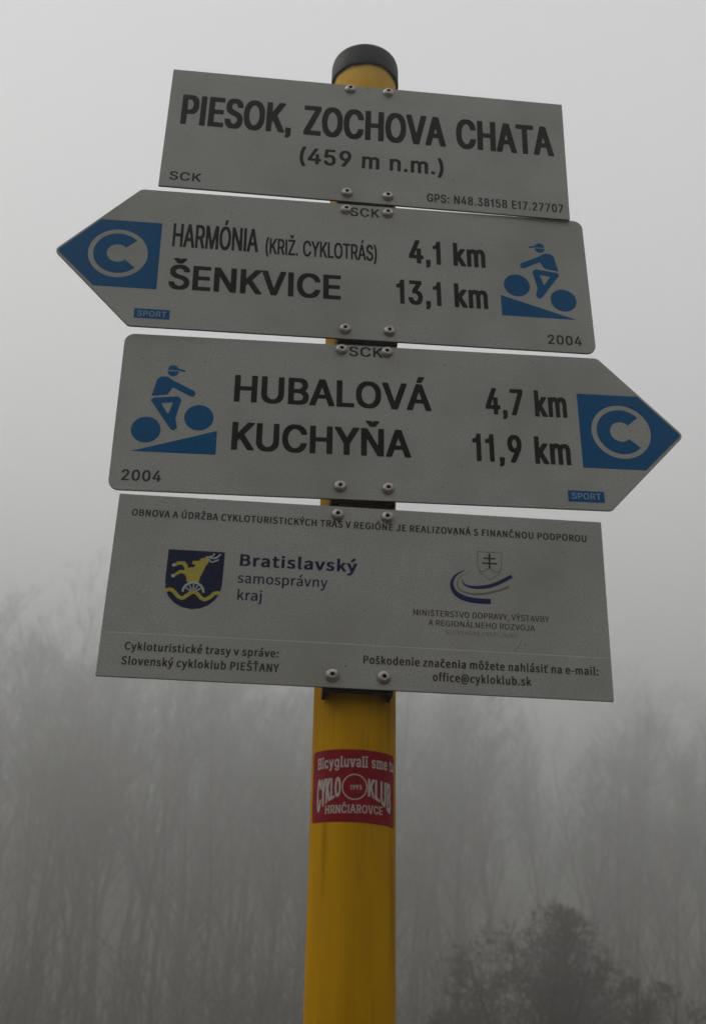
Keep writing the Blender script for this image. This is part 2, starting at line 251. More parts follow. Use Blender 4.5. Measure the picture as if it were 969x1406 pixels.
  ')': (59, '9,-43 12,-45 28,-45 31,-43 33,-41 39,-16 44,12 48,42 50,55 50,65 51,72 51,135 50,143 50,155 47,183 42,218 36,246 32,261 30,263 28,263 15,263 12,263 10,261 9,258 10,253 16,223 21,190 25,155 25,145 26,138 26,120 28,112 26,70 23,42 16,-6 8,-38 8,-41'),
 },
 'H0.85': {
  'Š': (190, '77,-2 85,-3 127,-3 140,-1 153,4 166,12 177,23 185,35 190,50 192,60 192,84 188,99 185,107 179,114 166,127 153,134 135,142 98,153 88,158 78,165 71,176 70,180 71,188 78,200 84,205 93,210 98,212 106,213 119,209 130,203 138,193 143,178 145,177 184,177 188,178 190,183 188,198 186,208 182,215 178,222 170,232 158,241 145,248 138,250 117,253 96,253 75,250 62,246 52,240 41,231 36,225 31,217 27,210 25,203 23,193 23,168 25,158 30,146 39,134 49,126 62,118 83,110 109,103 127,95 132,92 138,87 144,77 144,72 144,65 140,57 137,52 130,46 125,42 117,39 106,36 101,37 93,39 83,44 78,47 72,55 67,65 65,74 62,77 23,77 18,75 16,72 17,65 20,47 24,35 31,25 39,16 52,7 62,2|82,264 88,263 122,263 126,264 133,272 160,306 161,314 159,319 156,320 117,319 114,318 106,308 104,307 101,309 93,319 91,320 54,320 49,319 48,314 49,306'),
  'E': (179, '26,3 29,1 32,0 173,0 175,1 177,3 178,5 178,35 177,37 175,39 173,40 79,40 76,40 74,42 74,45 74,102 74,104 76,106 165,107 168,107 169,109 170,111 170,141 169,143 168,145 165,146 79,146 76,146 74,148 74,208 76,210 79,210 173,210 175,212 177,215 177,245 175,248 170,250 32,250 29,249 26,247'),
  'N': (222, '26,3 29,1 32,0 69,0 71,1 73,3 74,5 74,148 74,151 76,152 162,3 165,1 168,0 209,0 212,1 215,3 216,245 214,248 209,250 173,250 170,249 168,247 168,245 168,102 167,99 165,98 159,107 79,247 76,249 74,250 32,250 29,249 26,247'),
  'K': (199, '26,3 29,1 32,0 69,0 71,1 73,3 74,5 74,77 76,82 89,98 92,100 96,97 154,5 157,2 162,0 204,0 207,1 208,3 209,8 208,13 128,139 128,141 129,143 207,236 208,240 208,245 207,248 201,250 157,250 152,247 79,159 76,157 74,158 74,161 74,245 73,247 71,249 69,250 32,250 29,249 26,247'),
  'V': (204, '86,3 89,1 92,0 131,0 136,2 139,5 213,230 214,237 214,245 214,247 212,249 209,250 170,250 168,249 166,247 138,161 116,89 113,80 110,81 109,84 61,235 57,247 53,249 50,250 14,250 11,249 8,247 8,237'),
  'I': (86, '29,3 32,1 35,0 71,0 74,1 76,3 76,5 76,245 76,247 74,249 71,250 32,249 29,248 28,245'),
  'C': (217, '95,-1 117,-3 132,-3 145,-2 161,2 179,11 184,15 197,26 205,38 214,56 219,76 219,86 216,88 177,88 174,87 171,83 170,78 164,66 153,52 140,43 130,39 122,39 114,40 106,43 96,49 86,58 82,63 78,71 72,83 66,105 65,123 66,142 69,157 76,177 82,187 88,193 101,204 114,210 122,211 132,210 143,206 151,201 158,193 164,184 170,172 171,167 174,163 177,162 213,162 216,162 219,164 219,174 214,194 206,211 197,223 184,236 174,242 160,248 148,251 132,253 117,253 101,252 88,249 72,243 57,232 49,224 41,214 30,194 25,182 22,172 19,157 18,142 18,105 22,78 25,68 30,56 41,36 48,26 57,18 75,6 80,4'),
  'H': (220, '26,3 29,1 32,0 69,0 71,1 73,3 74,5 74,104 75,107 79,108 160,108 164,107 165,104 165,5 166,3 168,1 170,0 207,0 209,1 213,3 213,245 212,248 207,250 170,250 168,249 166,247 165,245 165,151 164,148 160,147 79,147 75,148 74,151 74,245 73,247 71,249 69,250 32,250 29,249 26,247'),
  'U': (220, '94,-2 102,-3 139,-3 160,2 173,8 186,18 197,30 205,45 210,60 213,79 213,245 212,248 209,249 170,250 168,249 166,247 165,245 165,89 163,77 159,67 156,60 152,55 147,49 134,41 121,38 110,39 105,41 92,49 86,55 83,60 78,70 76,77 74,87 74,245 73,247 71,249 69,250 32,250 29,249 26,247 26,79 29,57 32,47 40,33 52,18 61,11 69,7 79,2'),
  'B': (194, '26,3 29,1 32,0 131,0 144,2 160,7 170,12 180,20 189,33 194,47 196,57 196,82 194,94 190,107 185,114 181,119 169,129 168,131 169,134 177,141 181,146 184,153 187,161 188,173 188,188 187,200 183,213 176,225 167,235 154,243 141,247 128,250 32,250 29,249 26,247|79,40 76,40 74,42 74,45 74,104 75,107 79,108 113,108 126,104 136,97 139,94 145,84 147,79 149,70 147,62 142,52 140,50 136,47 131,44 118,40|79,146 76,146 74,148 74,151 74,208 76,210 79,210 113,210 123,207 131,202 137,193 140,185 140,180 140,173 137,166 130,156 121,150 110,146'),
  'A': (204, '8,3 11,1 14,0 50,0 56,2 58,5 76,62 79,66 82,67 141,67 144,66 147,60 164,8 168,2 173,0 209,0 212,1 214,3 214,5 214,13 205,42 140,240 137,247 134,249 89,250 87,249 85,247 8,13|92,106 91,109 107,161 110,170 113,168 132,109 131,107 126,105 95,105'),
  'L': (168, '26,3 29,1 32,0 168,0 170,1 172,3 173,5 173,35 172,37 170,39 168,40 79,40 76,40 74,42 74,245 73,247 71,249 69,250 29,249 27,248 26,245'),
  'O': (227, '95,-1 117,-3 130,-3 145,-2 164,3 179,11 186,16 197,27 208,41 217,58 222,73 224,83 227,105 227,145 224,169 217,192 208,209 203,216 197,224 186,234 179,239 166,246 158,249 148,251 130,253 117,253 101,252 88,249 72,243 57,232 49,224 41,214 30,194 25,182 22,172 19,157 18,142 18,108 19,93 22,78 25,68 30,56 41,36 49,26 57,18 75,6 80,4|122,39 114,40 101,46 89,56 82,63 76,73 69,93 66,108 65,127 66,145 71,164 77,177 82,187 88,193 101,204 114,210 125,211 138,208 148,202 156,196 166,182 172,169 178,152 180,132 181,118 178,98 174,86 170,76 161,61 155,53 143,45 132,40'),
  'Á': (204, '8,3 11,1 14,0 50,0 56,2 58,5 76,62 79,66 82,67 141,67 144,66 147,60 164,8 168,2 173,0 209,0 212,1 214,3 214,5 214,13 205,42 140,240 137,247 134,249 89,250 87,249 85,247 8,13|92,106 91,109 107,161 110,170 113,168 132,109 131,107 126,105 95,105|92,262 97,261 126,261 131,262 158,306 158,314 157,319 152,320 115,320 113,319 110,318 104,306 91,274 91,264'),
 },
 'HS0.9': {
  'S': (217, '81,-1 85,-3 130,-3 152,2 170,10 185,25 195,42 198,54 199,84 194,101 185,114 175,124 152,136 112,147 90,156 73,170 70,178 70,187 79,204 99,215 108,217 121,214 134,207 145,196 152,178 193,178 195,183 195,200 185,221 170,237 148,248 134,251 85,251 68,247 50,237 36,224 26,204 23,191 23,170 26,157 39,136 54,125 72,116 130,99 145,89 152,76 150,59 145,50 134,42 112,33 94,36 81,43 71,54 63,74 23,74 18,72 18,54 21,46 26,33 35,20 54,6 68,1'),
  'C': (245, '85,3 103,-1 152,-1 170,3 184,10 207,29 216,42 224,59 228,76 228,80 224,84 184,84 179,80 179,76 167,54 161,49 148,40 134,36 121,36 108,40 93,50 76,72 71,84 65,106 65,144 71,166 76,178 88,196 108,210 126,215 148,210 167,196 179,174 179,170 184,166 224,166 228,170 224,191 216,208 207,221 184,240 166,248 152,251 103,251 85,247 63,235 48,221 36,204 26,183 18,149 18,101 26,67 39,42 48,29 63,15'),
  'K': (225, '27,3 32,1 72,1 74,3 74,80 94,103 105,93 129,54 166,1 215,1 217,3 216,12 209,20 130,140 145,157 146,161 167,183 169,187 212,234 215,238 215,247 210,249 161,248 151,238 149,234 76,151 74,157 74,247 72,249 32,249 27,247'),
 },
 'HK0.55': {
  '4': (135, '77,3 80,1 83,0 109,0 112,1 113,3 114,5 115,47 117,49 119,50 130,50 132,51 134,55 134,82 132,87 130,88 117,88 115,89 114,92 114,156 113,158 112,160 109,161 83,161 81,163 82,171 104,235 104,247 101,249 72,250 70,249 66,245 11,84 11,55 13,51 18,50 72,50 75,49 76,45|57,88 56,89 55,92 56,94 71,139 75,145 76,136 76,92 75,89 72,88'),
  ',': (65, '19,-38 23,-39 36,-39 39,-38 49,-30 52,-25 57,-6 57,41 56,44 54,45 52,46 23,46 20,45 18,44 18,41 18,4 19,2 24,-1 25,-3 18,-16 18,-33'),
  '1': (98, '43,3 45,1 48,0 74,0 79,2 80,5 80,245 79,248 76,249 53,250 48,248 46,245 42,222 40,217 32,206 16,202 15,200 14,198 14,171 15,168 16,166 19,166 40,165 42,163 42,161 42,5'),
  ' ': (73, ''),
  'k': (115, '16,3 18,1 20,0 49,1 52,3 53,47 54,55 57,53 61,45 80,3 83,1 85,0 117,0 119,1 121,3 122,5 122,10 121,15 87,87 79,107 82,114 117,176 118,185 117,188 114,189 80,189 78,187 72,179 57,151 54,150 53,156 53,245 52,248 49,249 20,250 18,249 16,247 15,245 15,5'),
  'm': (177, '16,3 18,1 20,0 49,1 52,3 53,124 56,136 59,143 62,148 65,150 67,149 71,143 73,136 75,126 75,5 76,3 78,1 80,0 109,1 112,3 113,126 117,141 121,148 125,150 127,149 131,143 133,136 135,126 135,5 136,3 138,1 140,0 169,1 172,3 173,131 171,148 170,158 164,173 158,182 151,189 145,191 138,193 119,193 109,190 101,184 98,183 88,190 78,193 62,193 49,189 20,189 17,188 15,183 15,5'),
  '7': (135, '27,3 31,1 59,0 65,2 67,5 126,208 127,213 127,245 126,247 125,249 122,250 23,250 20,249 18,247 18,245 18,217 18,215 20,212 80,211 84,210 84,208 30,23 27,10'),
 },
 'HK0.6': {
  '1': (106, '47,3 49,1 52,0 80,0 83,1 85,3 85,5 85,245 85,247 83,249 80,250 57,250 52,248 49,242 46,222 45,220 40,213 36,207 33,206 18,202 15,201 14,198 14,171 15,167 20,166 44,165 46,163 46,161 46,5'),
  '3': (146, '53,-1 69,-3 84,-3 95,-2 108,4 117,12 124,19 129,29 135,44 138,61 138,86 136,98 132,113 128,123 118,135 113,140 105,145 97,147 95,150 102,164 130,214 131,219 131,243 131,246 128,249 27,250 23,248 22,246 22,216 22,214 24,212 27,211 76,211 79,209 47,150 46,120 48,117 50,115 71,114 79,112 84,108 87,105 93,95 97,81 97,68 93,53 86,44 82,40 76,38 74,38 69,41 63,46 60,51 55,63 54,71 53,73 48,74 19,74 15,73 14,71 14,58 16,46 18,36 24,24 29,16 40,6 48,1'),
  ',': (69, '21,-38 24,-39 37,-39 40,-38 53,-28 55,-25 61,-3 61,41 60,44 58,45 56,46 24,46 22,45 20,44 19,41 19,4 22,1 27,0 28,-3 27,-6 20,-13 19,-16 19,-33'),
  ' ': (78, ''),
  'k': (125, '17,3 19,1 22,0 50,0 53,1 55,3 56,5 56,55 56,57 58,59 61,55 85,5 89,1 92,0 126,0 128,1 130,3 131,5 131,10 130,15 86,102 85,107 86,111 126,176 127,178 127,185 126,188 123,189 87,189 83,185 61,150 58,146 56,148 56,245 55,247 53,249 50,250 22,250 19,249 17,247 16,245 16,5'),
  'm': (192, '17,3 19,1 22,0 50,0 53,1 55,3 56,5 56,124 57,131 61,141 66,149 69,150 71,150 74,148 77,143 80,136 82,129 82,5 82,3 84,1 87,0 115,0 118,1 120,3 121,5 121,124 122,134 125,141 128,146 134,151 136,151 139,149 143,143 145,139 147,129 147,5 147,3 149,1 152,0 181,0 183,1 185,3 186,5 186,143 184,153 179,171 173,180 164,188 157,191 152,192 131,193 123,191 118,189 108,182 105,182 100,187 94,190 84,193 66,193 53,189 22,189 18,188 16,183 16,5'),
  '9': (146, '40,3 44,1 46,0 75,0 78,1 81,3 118,87 128,114 133,131 136,153 136,185 133,205 128,220 119,235 109,245 96,252 85,253 70,253 57,251 46,245 39,237 30,225 25,213 22,203 19,178 19,161 22,139 27,121 33,110 41,101 49,96 54,93 70,90 72,89 72,87 41,15 40,10|75,130 70,135 63,146 60,161 59,171 61,188 64,195 69,205 75,211 78,212 80,211 85,207 93,193 97,176 97,166 94,151 89,139 83,131 80,130 78,129'),
 },
 'HS0.8': {
  '2': (197, '25,3 27,1 170,1 172,3 172,33 170,35 90,35 84,37 127,89 154,127 167,161 168,196 164,213 154,230 139,244 130,248 121,251 76,251 68,249 54,241 42,230 32,213 27,196 27,174 32,172 63,172 68,174 70,187 78,204 90,214 99,216 108,213 118,204 126,187 126,170 114,144 105,131 26,33'),
  '0': (197, '65,3 79,-1 119,-1 132,3 141,9 156,25 164,37 172,63 175,84 177,89 177,161 175,166 172,187 165,208 156,225 141,241 128,249 119,251 79,251 70,249 58,243 44,230 39,221 32,208 23,178 18,136 18,114 23,72 32,42 39,29 56,9|92,36 77,50 65,80 61,114 61,136 65,170 73,191 85,208 92,214 101,215 105,214 116,204 125,191 132,166 137,123 134,119 134,97 132,84 125,59 110,40 101,35'),
  '4': (197, '112,3 114,1 150,1 152,3 152,46 155,50 177,50 181,54 181,84 177,87 155,87 152,89 152,157 150,159 114,159 112,157 112,89 110,87 70,87 65,89 138,234 139,247 137,249 101,249 97,247 16,84 16,54 21,50 110,50 112,46'),
 },
 'H0.8': {
  'K': (187, '25,3 28,1 31,0 65,0 67,1 71,3 72,79 83,95 85,98 88,98 93,92 145,5 148,2 153,0 192,0 195,1 197,3 197,10 196,15 122,139 122,141 123,143 195,235 196,237 197,242 197,247 195,249 192,250 148,250 145,249 140,244 75,160 72,159 71,163 71,247 67,249 65,250 31,250 28,249 25,247'),
  'U': (207, '89,-2 96,-3 130,-3 140,-2 153,2 161,6 169,12 179,21 188,33 195,45 200,62 201,74 201,245 200,248 197,249 161,250 158,249 156,247 156,245 156,97 154,79 151,70 148,62 139,50 132,44 127,42 114,38 106,39 98,42 91,47 85,52 81,57 77,65 74,72 71,82 71,247 67,249 65,250 31,250 28,249 25,247 24,77 27,57 35,37 41,28 49,18 54,14 67,5 80,0'),
  'C': (204, '89,-1 109,-3 125,-3 138,-2 151,1 158,4 166,9 179,18 190,31 201,51 206,68 208,83 207,86 205,87 203,88 166,88 164,87 161,84 157,71 154,66 148,56 143,51 135,45 125,40 119,39 114,39 101,43 88,52 82,58 75,70 69,83 66,93 64,105 62,123 63,142 66,157 69,167 74,179 80,188 88,198 98,206 109,210 114,211 119,211 125,210 132,207 140,202 146,197 153,186 157,179 161,166 164,163 166,162 203,162 205,163 207,164 208,172 204,192 199,204 188,221 179,232 166,241 156,247 140,251 125,253 109,253 93,252 78,247 62,238 46,224 35,209 27,192 19,164 16,140 16,110 19,86 22,73 28,56 35,41 41,32 46,26 57,16 70,7 81,2'),
  'H': (207, '25,3 28,1 31,0 65,0 67,1 71,3 71,104 72,107 75,108 151,108 153,107 154,104 155,3 158,1 161,0 195,0 197,1 201,3 201,245 200,248 195,250 161,250 158,249 155,247 154,151 153,148 151,147 75,147 72,148 71,151 71,247 67,249 65,250 31,250 28,249 25,247'),
  'Y': (189, '81,3 83,1 85,0 122,0 125,1 126,3 127,5 128,99 199,235 200,240 200,245 199,247 197,249 195,250 156,250 151,247 139,227 107,163 104,161 100,166 59,245 57,248 52,250 13,250 10,249 8,247 8,240 9,235 76,109 80,99 80,5'),
  'Ň': (210, '25,3 28,1 31,0 65,0 67,1 71,3 71,141 72,149 76,146 147,13 153,3 156,1 158,0 197,0 200,1 203,3 204,245 203,248 197,250 164,250 161,249 158,247 157,109 156,101 152,104 88,225 75,247 72,249 70,250 31,250 28,249 25,247|93,264 98,263 130,263 135,264 138,267 166,305 168,311 167,316 166,319 161,320 127,320 125,319 122,317 117,310 114,308 112,310 106,317 104,319 101,320 67,320 62,319 61,314 62,306'),
  'A': (192, '8,3 10,1 13,0 49,0 54,2 56,5 73,62 75,66 78,67 132,67 135,66 138,62 156,3 158,1 161,0 197,0 200,1 203,3 203,13 198,30 133,240 131,247 127,249 85,250 83,249 80,247 66,205 8,13 7,5|88,106 87,109 87,111 103,166 104,167 106,167 124,109 123,107 119,105 91,105'),
 },
 'NB0.8': {
  'O': (227, '95,-2 100,-4 126,-4 140,-2 158,5 171,13 195,44 204,70 209,91 209,112 211,121 209,159 204,180 195,206 187,218 171,237 153,248 126,254 100,254 86,252 68,245 61,240 40,218 33,206 19,163 17,142 17,108 19,104 22,74 31,49 40,32 59,12 68,5 86,-2|113,36 95,43 89,49 76,70 66,108 66,142 68,159 76,180 85,197 100,210 117,214 135,204 146,193 150,184 160,155 162,112 158,87 144,57 138,49 131,43 117,36'),
  'B': (204, '29,2 35,0 124,0 146,5 170,19 187,44 191,66 191,87 189,100 181,117 162,133 163,138 175,155 180,176 178,206 175,214 169,225 155,238 146,244 120,250 35,250 29,248|79,36 77,40 77,108 79,112 111,112 129,105 135,100 142,87 143,78 139,57 129,46 111,38|79,148 77,150 77,210 79,214 97,214 111,211 120,207 126,201 130,193 131,176 129,167 120,158 111,153'),
  'N': (222, '29,2 35,0 71,0 75,6 75,142 84,129 145,2 151,0 187,0 193,2 193,244 191,249 151,250 146,244 146,112 140,117 76,248 71,250 35,250 29,248'),
  'V': (182, '68,2 71,0 111,0 117,2 180,235 178,249 138,250 131,244 93,87 93,91 88,95 68,180 50,248 44,250 8,250 2,248 1,240 26,146 64,6'),
  'A': (191, '5,2 8,0 44,0 50,2 68,70 71,72 120,72 122,70 138,6 140,2 146,0 182,0 188,2 189,10 184,27 120,249 75,250 68,244 4,15|84,108 79,112 82,125 93,163 97,163 111,112 106,108'),
  ' ': (74, ''),
  'Ú': (222, '86,-2 95,-4 131,-4 149,1 164,10 172,19 181,32 189,53 193,74 193,244 189,250 153,250 147,248 146,87 142,66 137,53 126,42 113,36 100,39 89,49 84,57 77,78 75,100 74,248 68,250 33,250 30,248 28,244 28,83 33,53 37,40 49,19 59,9 73,1|93,257 100,252 113,252 131,266 161,295 162,299 161,307 152,320 144,327 126,326 123,320 84,278 84,269'),
  'D': (213, '29,2 35,0 106,0 129,4 142,9 155,17 170,32 181,49 191,78 193,104 196,108 196,142 193,163 188,184 179,206 170,218 155,233 142,241 129,246 106,250 35,250 29,248|79,38 77,40 77,210 79,213 97,211 111,207 129,191 140,172 146,142 146,108 142,87 133,66 127,57 111,44 97,39'),
  'R': (198, '29,2 35,0 71,0 76,2 77,100 79,102 88,102 94,95 139,2 142,0 182,0 188,2 188,15 144,104 146,108 166,121 175,133 182,155 184,172 180,210 170,227 151,242 124,250 35,250 29,248|79,138 77,142 77,210 79,214 111,211 120,208 131,197 135,189 135,167 130,155 123,146 111,140 102,138'),
  'Ž': (190, '15,2 21,0 169,0 175,2 175,32 173,37 79,38 75,40 170,214 173,223 173,244 169,250 30,250 24,248 24,218 26,213 111,212 114,210 15,27|76,261 79,259 111,259 114,261 126,274 146,303 146,312 142,316 106,316 100,312 97,306 93,306 90,312 84,316 48,316 44,312 47,299'),
  'C': (199, '95,-2 100,-4 131,-4 149,0 167,9 181,23 187,32 186,44 171,61 153,60 143,49 126,38 113,36 100,42 89,49 80,61 71,83 68,95 66,108 66,142 68,155 76,180 86,196 100,208 113,214 117,214 126,212 135,207 149,194 167,193 182,214 182,223 180,227 167,241 149,250 135,254 104,254 91,252 73,246 59,237 44,223 31,201 24,180 19,159 19,146 17,142 17,108 19,104 22,74 31,49 44,27 56,15 68,6 82,0'),
  'Y': (170, '62,2 68,0 104,0 107,2 108,6 108,95 169,240 167,249 126,250 120,248 86,159 77,176 64,214 49,248 46,250 6,250 3,248 1,240 6,227 61,95'),
  'K': (201, '29,2 35,0 71,0 76,2 77,78 97,106 149,2 155,0 191,0 197,2 197,15 130,150 130,155 187,235 189,240 187,249 142,250 139,248 79,165 77,167 76,248 71,250 35,250 29,248'),
  'L': (173, '29,2 35,0 160,0 164,6 164,32 160,38 79,38 77,40 77,244 75,249 35,250 29,248'),
  'T': (188, '71,2 77,0 113,0 116,2 117,6 117,210 122,212 175,213 178,218 178,244 175,249 15,250 12,248 10,218 15,212 68,212 71,210'),
  'U': (222, '86,-2 95,-4 131,-4 149,1 164,10 172,19 181,32 189,53 193,74 193,244 189,250 153,250 147,248 146,87 142,66 137,53 126,42 113,36 100,39 89,49 84,57 77,78 75,100 74,248 68,250 33,250 30,248 28,244 28,83 33,53 37,40 49,19 59,9 73,1'),
  'I': (105, '29,2 35,0 71,0 76,2 77,244 75,249 35,250 29,248'),
  'S': (188, '68,-2 77,-4 113,-4 135,2 155,15 164,27 173,49 173,61 175,66 173,91 169,104 161,117 140,135 82,166 75,176 73,193 76,201 86,211 95,214 108,212 120,206 135,193 153,194 164,210 167,214 167,223 156,235 144,244 131,250 117,254 82,254 64,250 55,245 39,231 33,223 28,214 24,197 24,172 27,159 36,142 50,128 113,92 122,83 126,70 123,53 120,49 108,39 100,36 91,36 73,43 50,63 33,63 22,53 15,40 16,32 22,23 42,8 59,0'),
  'Ý': (170, '62,2 68,0 104,0 107,2 108,6 108,95 169,240 167,249 126,250 120,248 86,159 77,176 64,214 49,248 46,250 6,250 3,248 1,240 6,227 61,95|67,257 73,252 91,254 122,283 126,285 137,295 138,303 122,326 104,327 101,324 59,281 57,278 57,269'),
  'H': (224, '29,2 35,0 71,0 76,2 77,108 79,112 142,112 146,108 146,6 148,2 151,0 191,0 194,2 196,6 196,244 191,250 151,250 148,248 146,244 146,155 142,150 79,150 77,155 76,248 71,250 35,250 29,248'),
  'Á': (191, '5,2 8,0 44,0 50,2 68,70 71,72 120,72 122,70 138,6 140,2 146,0 182,0 188,2 189,10 184,27 120,249 84,252 75,250 68,244 4,15|84,108 79,112 82,125 93,163 97,163 111,112 106,108|77,257 84,252 97,252 115,266 145,295 146,299 145,307 136,320 129,327 111,326 108,320 78,291 76,286 68,278 68,269'),
  'E': (186, '29,2 35,0 164,0 167,2 169,32 164,38 79,38 77,40 77,108 79,112 146,112 153,117 153,146 151,149 146,150 79,150 77,155 77,210 79,212 164,213 167,218 167,244 164,249 35,250 29,248'),
  'G': (213, '95,-2 104,-4 135,-4 149,-2 167,5 180,13 190,23 191,27 191,129 189,135 108,136 106,133 104,129 106,100 108,97 144,97 146,95 146,49 135,39 126,36 117,36 104,40 95,46 82,61 73,78 68,95 66,108 66,142 68,155 75,176 82,189 91,200 104,210 122,214 131,212 140,207 153,194 171,193 177,197 186,210 189,223 171,241 153,250 135,254 104,254 100,252 91,252 73,245 59,237 49,227 28,193 19,159 19,146 17,142 17,108 19,104 21,78 31,49 44,27 59,13 77,2'),
  'Ó': (227, '95,-2 100,-4 126,-4 140,-2 158,5 171,13 195,44 204,70 209,91 209,112 211,121 209,159 204,180 195,206 187,218 171,237 153,248 123,257 165,295 167,303 149,327 131,326 89,282 89,265 97,257 91,252 86,252 68,245 40,218 30,201 19,163 17,142 17,108 19,104 22,74 31,49 40,32 59,12 68,5 86,-2|113,36 95,43 89,49 76,70 66,108 66,142 68,159 76,180 85,197 100,210 117,214 135,204 146,193 150,184 160,155 162,112 158,87 144,57 138,49 131,43 117,36'),
  'J': (171, '53,-2 62,-4 93,-4 111,1 127,15 138,32 142,49 144,70 144,244 142,249 102,250 96,248 95,66 90,49 84,40 75,36 66,39 48,61 35,61 21,54 11,44 10,36 20,19 35,5'),
  'Z': (190, '15,2 21,0 169,0 175,2 175,32 173,37 79,38 75,40 170,214 173,223 173,244 169,250 30,250 24,248 24,218 26,213 111,212 114,210 15,27'),
  'F': (176, '29,2 35,0 71,0 76,2 77,104 79,106 146,106 152,108 153,138 151,143 79,144 77,146 77,210 79,212 164,213 167,218 167,244 164,249 35,250 29,248'),
  'Č': (199, '95,-2 100,-4 131,-4 149,0 167,9 181,23 187,32 186,44 171,61 153,60 143,49 126,38 113,36 100,42 89,49 80,61 71,83 68,95 66,108 66,142 68,155 76,180 86,196 100,208 113,214 117,214 126,212 135,207 149,194 167,193 182,214 182,223 180,227 167,241 149,250 135,254 104,254 91,252 73,246 59,237 44,223 31,201 24,180 19,159 19,146 17,142 17,108 19,104 22,74 31,49 44,27 56,15 68,6 82,0|83,265 86,263 122,264 155,307 155,316 153,319 117,320 113,319 104,310 91,320 55,320 50,316 53,303'),
  'P': (198, '29,2 35,0 71,0 76,2 77,91 79,95 124,95 146,102 161,112 178,138 182,155 182,197 180,206 169,225 155,238 142,245 120,250 35,250 29,248|79,131 77,133 77,210 79,214 88,212 106,212 120,207 130,197 135,184 135,167 130,150 115,136 97,131'),
  'y': (167, '19,-74 28,-77 50,-77 68,-72 92,-49 102,-28 113,6 115,19 160,167 162,184 158,189 122,189 115,184 97,117 86,83 82,91 53,184 46,189 10,189 6,184 8,167 62,6 57,-15 47,-32 42,-36 24,-36 16,-41 12,-53 12,-70'),
  'k': (176, '27,2 33,0 68,0 71,2 73,44 76,53 86,67 92,61 123,2 126,0 167,0 171,6 171,10 120,108 122,117 164,176 164,184 158,189 117,187 107,176 77,131 73,129 73,265 68,271 33,271 27,269 26,265'),
  'l': (102, '46,-2 50,-4 77,-4 82,-4 88,2 88,19 85,32 75,36 73,44 73,265 68,271 33,271 27,269 26,265 26,32 31,10 42,-1'),
  'o': (190, '75,-2 79,-4 111,-4 129,1 142,9 152,19 161,32 170,53 173,66 175,104 173,108 171,133 164,150 154,167 140,180 133,186 111,193 79,193 57,186 33,163 26,150 17,121 15,100 17,66 21,49 29,32 38,19 48,9 62,1|93,34 82,40 69,61 64,83 64,104 68,125 75,138 81,146 88,152 97,153 106,149 117,138 126,108 126,83 120,57 112,44 106,39 97,34'),
  't': (128, '62,-2 68,-4 100,-4 117,1 122,6 122,19 119,32 113,36 95,36 91,34 86,36 80,44 77,57 77,150 82,153 113,153 116,155 117,184 113,189 82,189 77,193 77,231 73,237 42,237 36,235 33,193 28,189 9,184 8,159 10,153 28,153 30,150 30,44 33,40 33,32 35,23 42,12 55,0'),
  'u': (191, '57,-2 66,-4 97,-4 111,1 120,8 124,1 129,0 160,0 163,2 164,6 164,184 160,189 124,189 117,184 117,61 97,39 88,36 84,37 77,44 73,57 73,184 66,189 30,189 24,184 24,57 26,53 26,40 33,19 42,6'),
  'r': (131, '27,2 33,0 68,0 71,2 73,6 73,112 82,133 95,149 100,152 122,150 126,155 131,180 131,184 126,190 117,193 91,193 73,186 68,186 64,189 33,189 26,184'),
  'i': (100, '27,2 33,0 68,0 73,6 73,184 68,189 33,189 26,184|35,214 42,212 59,212 64,213 73,220 77,227 77,248 73,258 64,263 37,263 33,262 27,257 24,248 24,227 25,223'),
  's': (153, '55,-2 59,-4 95,-4 108,0 126,12 132,19 140,36 142,61 138,78 133,87 113,105 82,119 73,125 66,133 67,146 70,150 77,155 82,156 86,155 108,142 122,142 128,146 135,159 138,163 137,172 126,182 100,193 64,193 50,190 42,186 27,172 22,163 19,150 19,121 22,112 31,100 50,85 82,71 92,61 95,53 91,42 82,34 77,33 68,34 59,39 42,53 24,51 18,44 10,27 10,23 13,19 33,5 50,-2'),
  'c': (164, '75,-2 79,-4 111,-4 124,-1 138,5 145,10 154,19 155,23 155,27 146,44 142,49 124,49 111,39 97,34 88,38 74,53 64,83 64,104 66,117 74,133 84,148 97,153 106,152 120,142 138,142 148,155 151,163 149,172 129,189 115,193 79,193 66,189 53,182 38,167 29,155 21,138 17,121 15,87 17,83 17,66 24,40 38,19 48,9 62,1'),
  'é': (176, '75,-2 84,-4 115,-4 133,1 157,15 158,23 151,40 146,44 129,44 106,34 97,34 78,44 68,61 65,74 64,78 66,80 155,80 161,83 164,95 164,108 160,142 155,155 146,170 132,184 111,193 79,193 66,190 50,180 33,163 24,146 17,121 15,100 17,66 21,49 29,32 48,9 66,0|66,114 64,117 69,133 84,152 97,155 106,149 115,133 118,117 115,114|78,210 84,208 97,208 100,210 146,265 146,274 129,293 111,295 106,292 69,240 66,231 66,223'),
  'a': (179, '50,-2 55,-4 86,-4 108,4 113,4 117,0 149,0 155,2 155,133 153,146 146,167 137,180 126,187 113,193 73,193 64,191 50,186 24,167 24,159 31,142 37,138 50,138 59,141 68,148 86,155 95,152 101,146 106,138 108,125 77,118 55,110 42,102 30,91 21,78 17,61 17,40 24,19 34,6 42,1|73,36 68,40 64,53 67,66 77,76 95,85 104,87 108,83 107,53 86,36 82,34'),
  'v': (167, '58,2 64,0 104,0 110,2 162,176 162,184 158,189 122,189 115,184 86,83 82,83 80,87 53,184 46,189 10,189 6,184 9,163'),
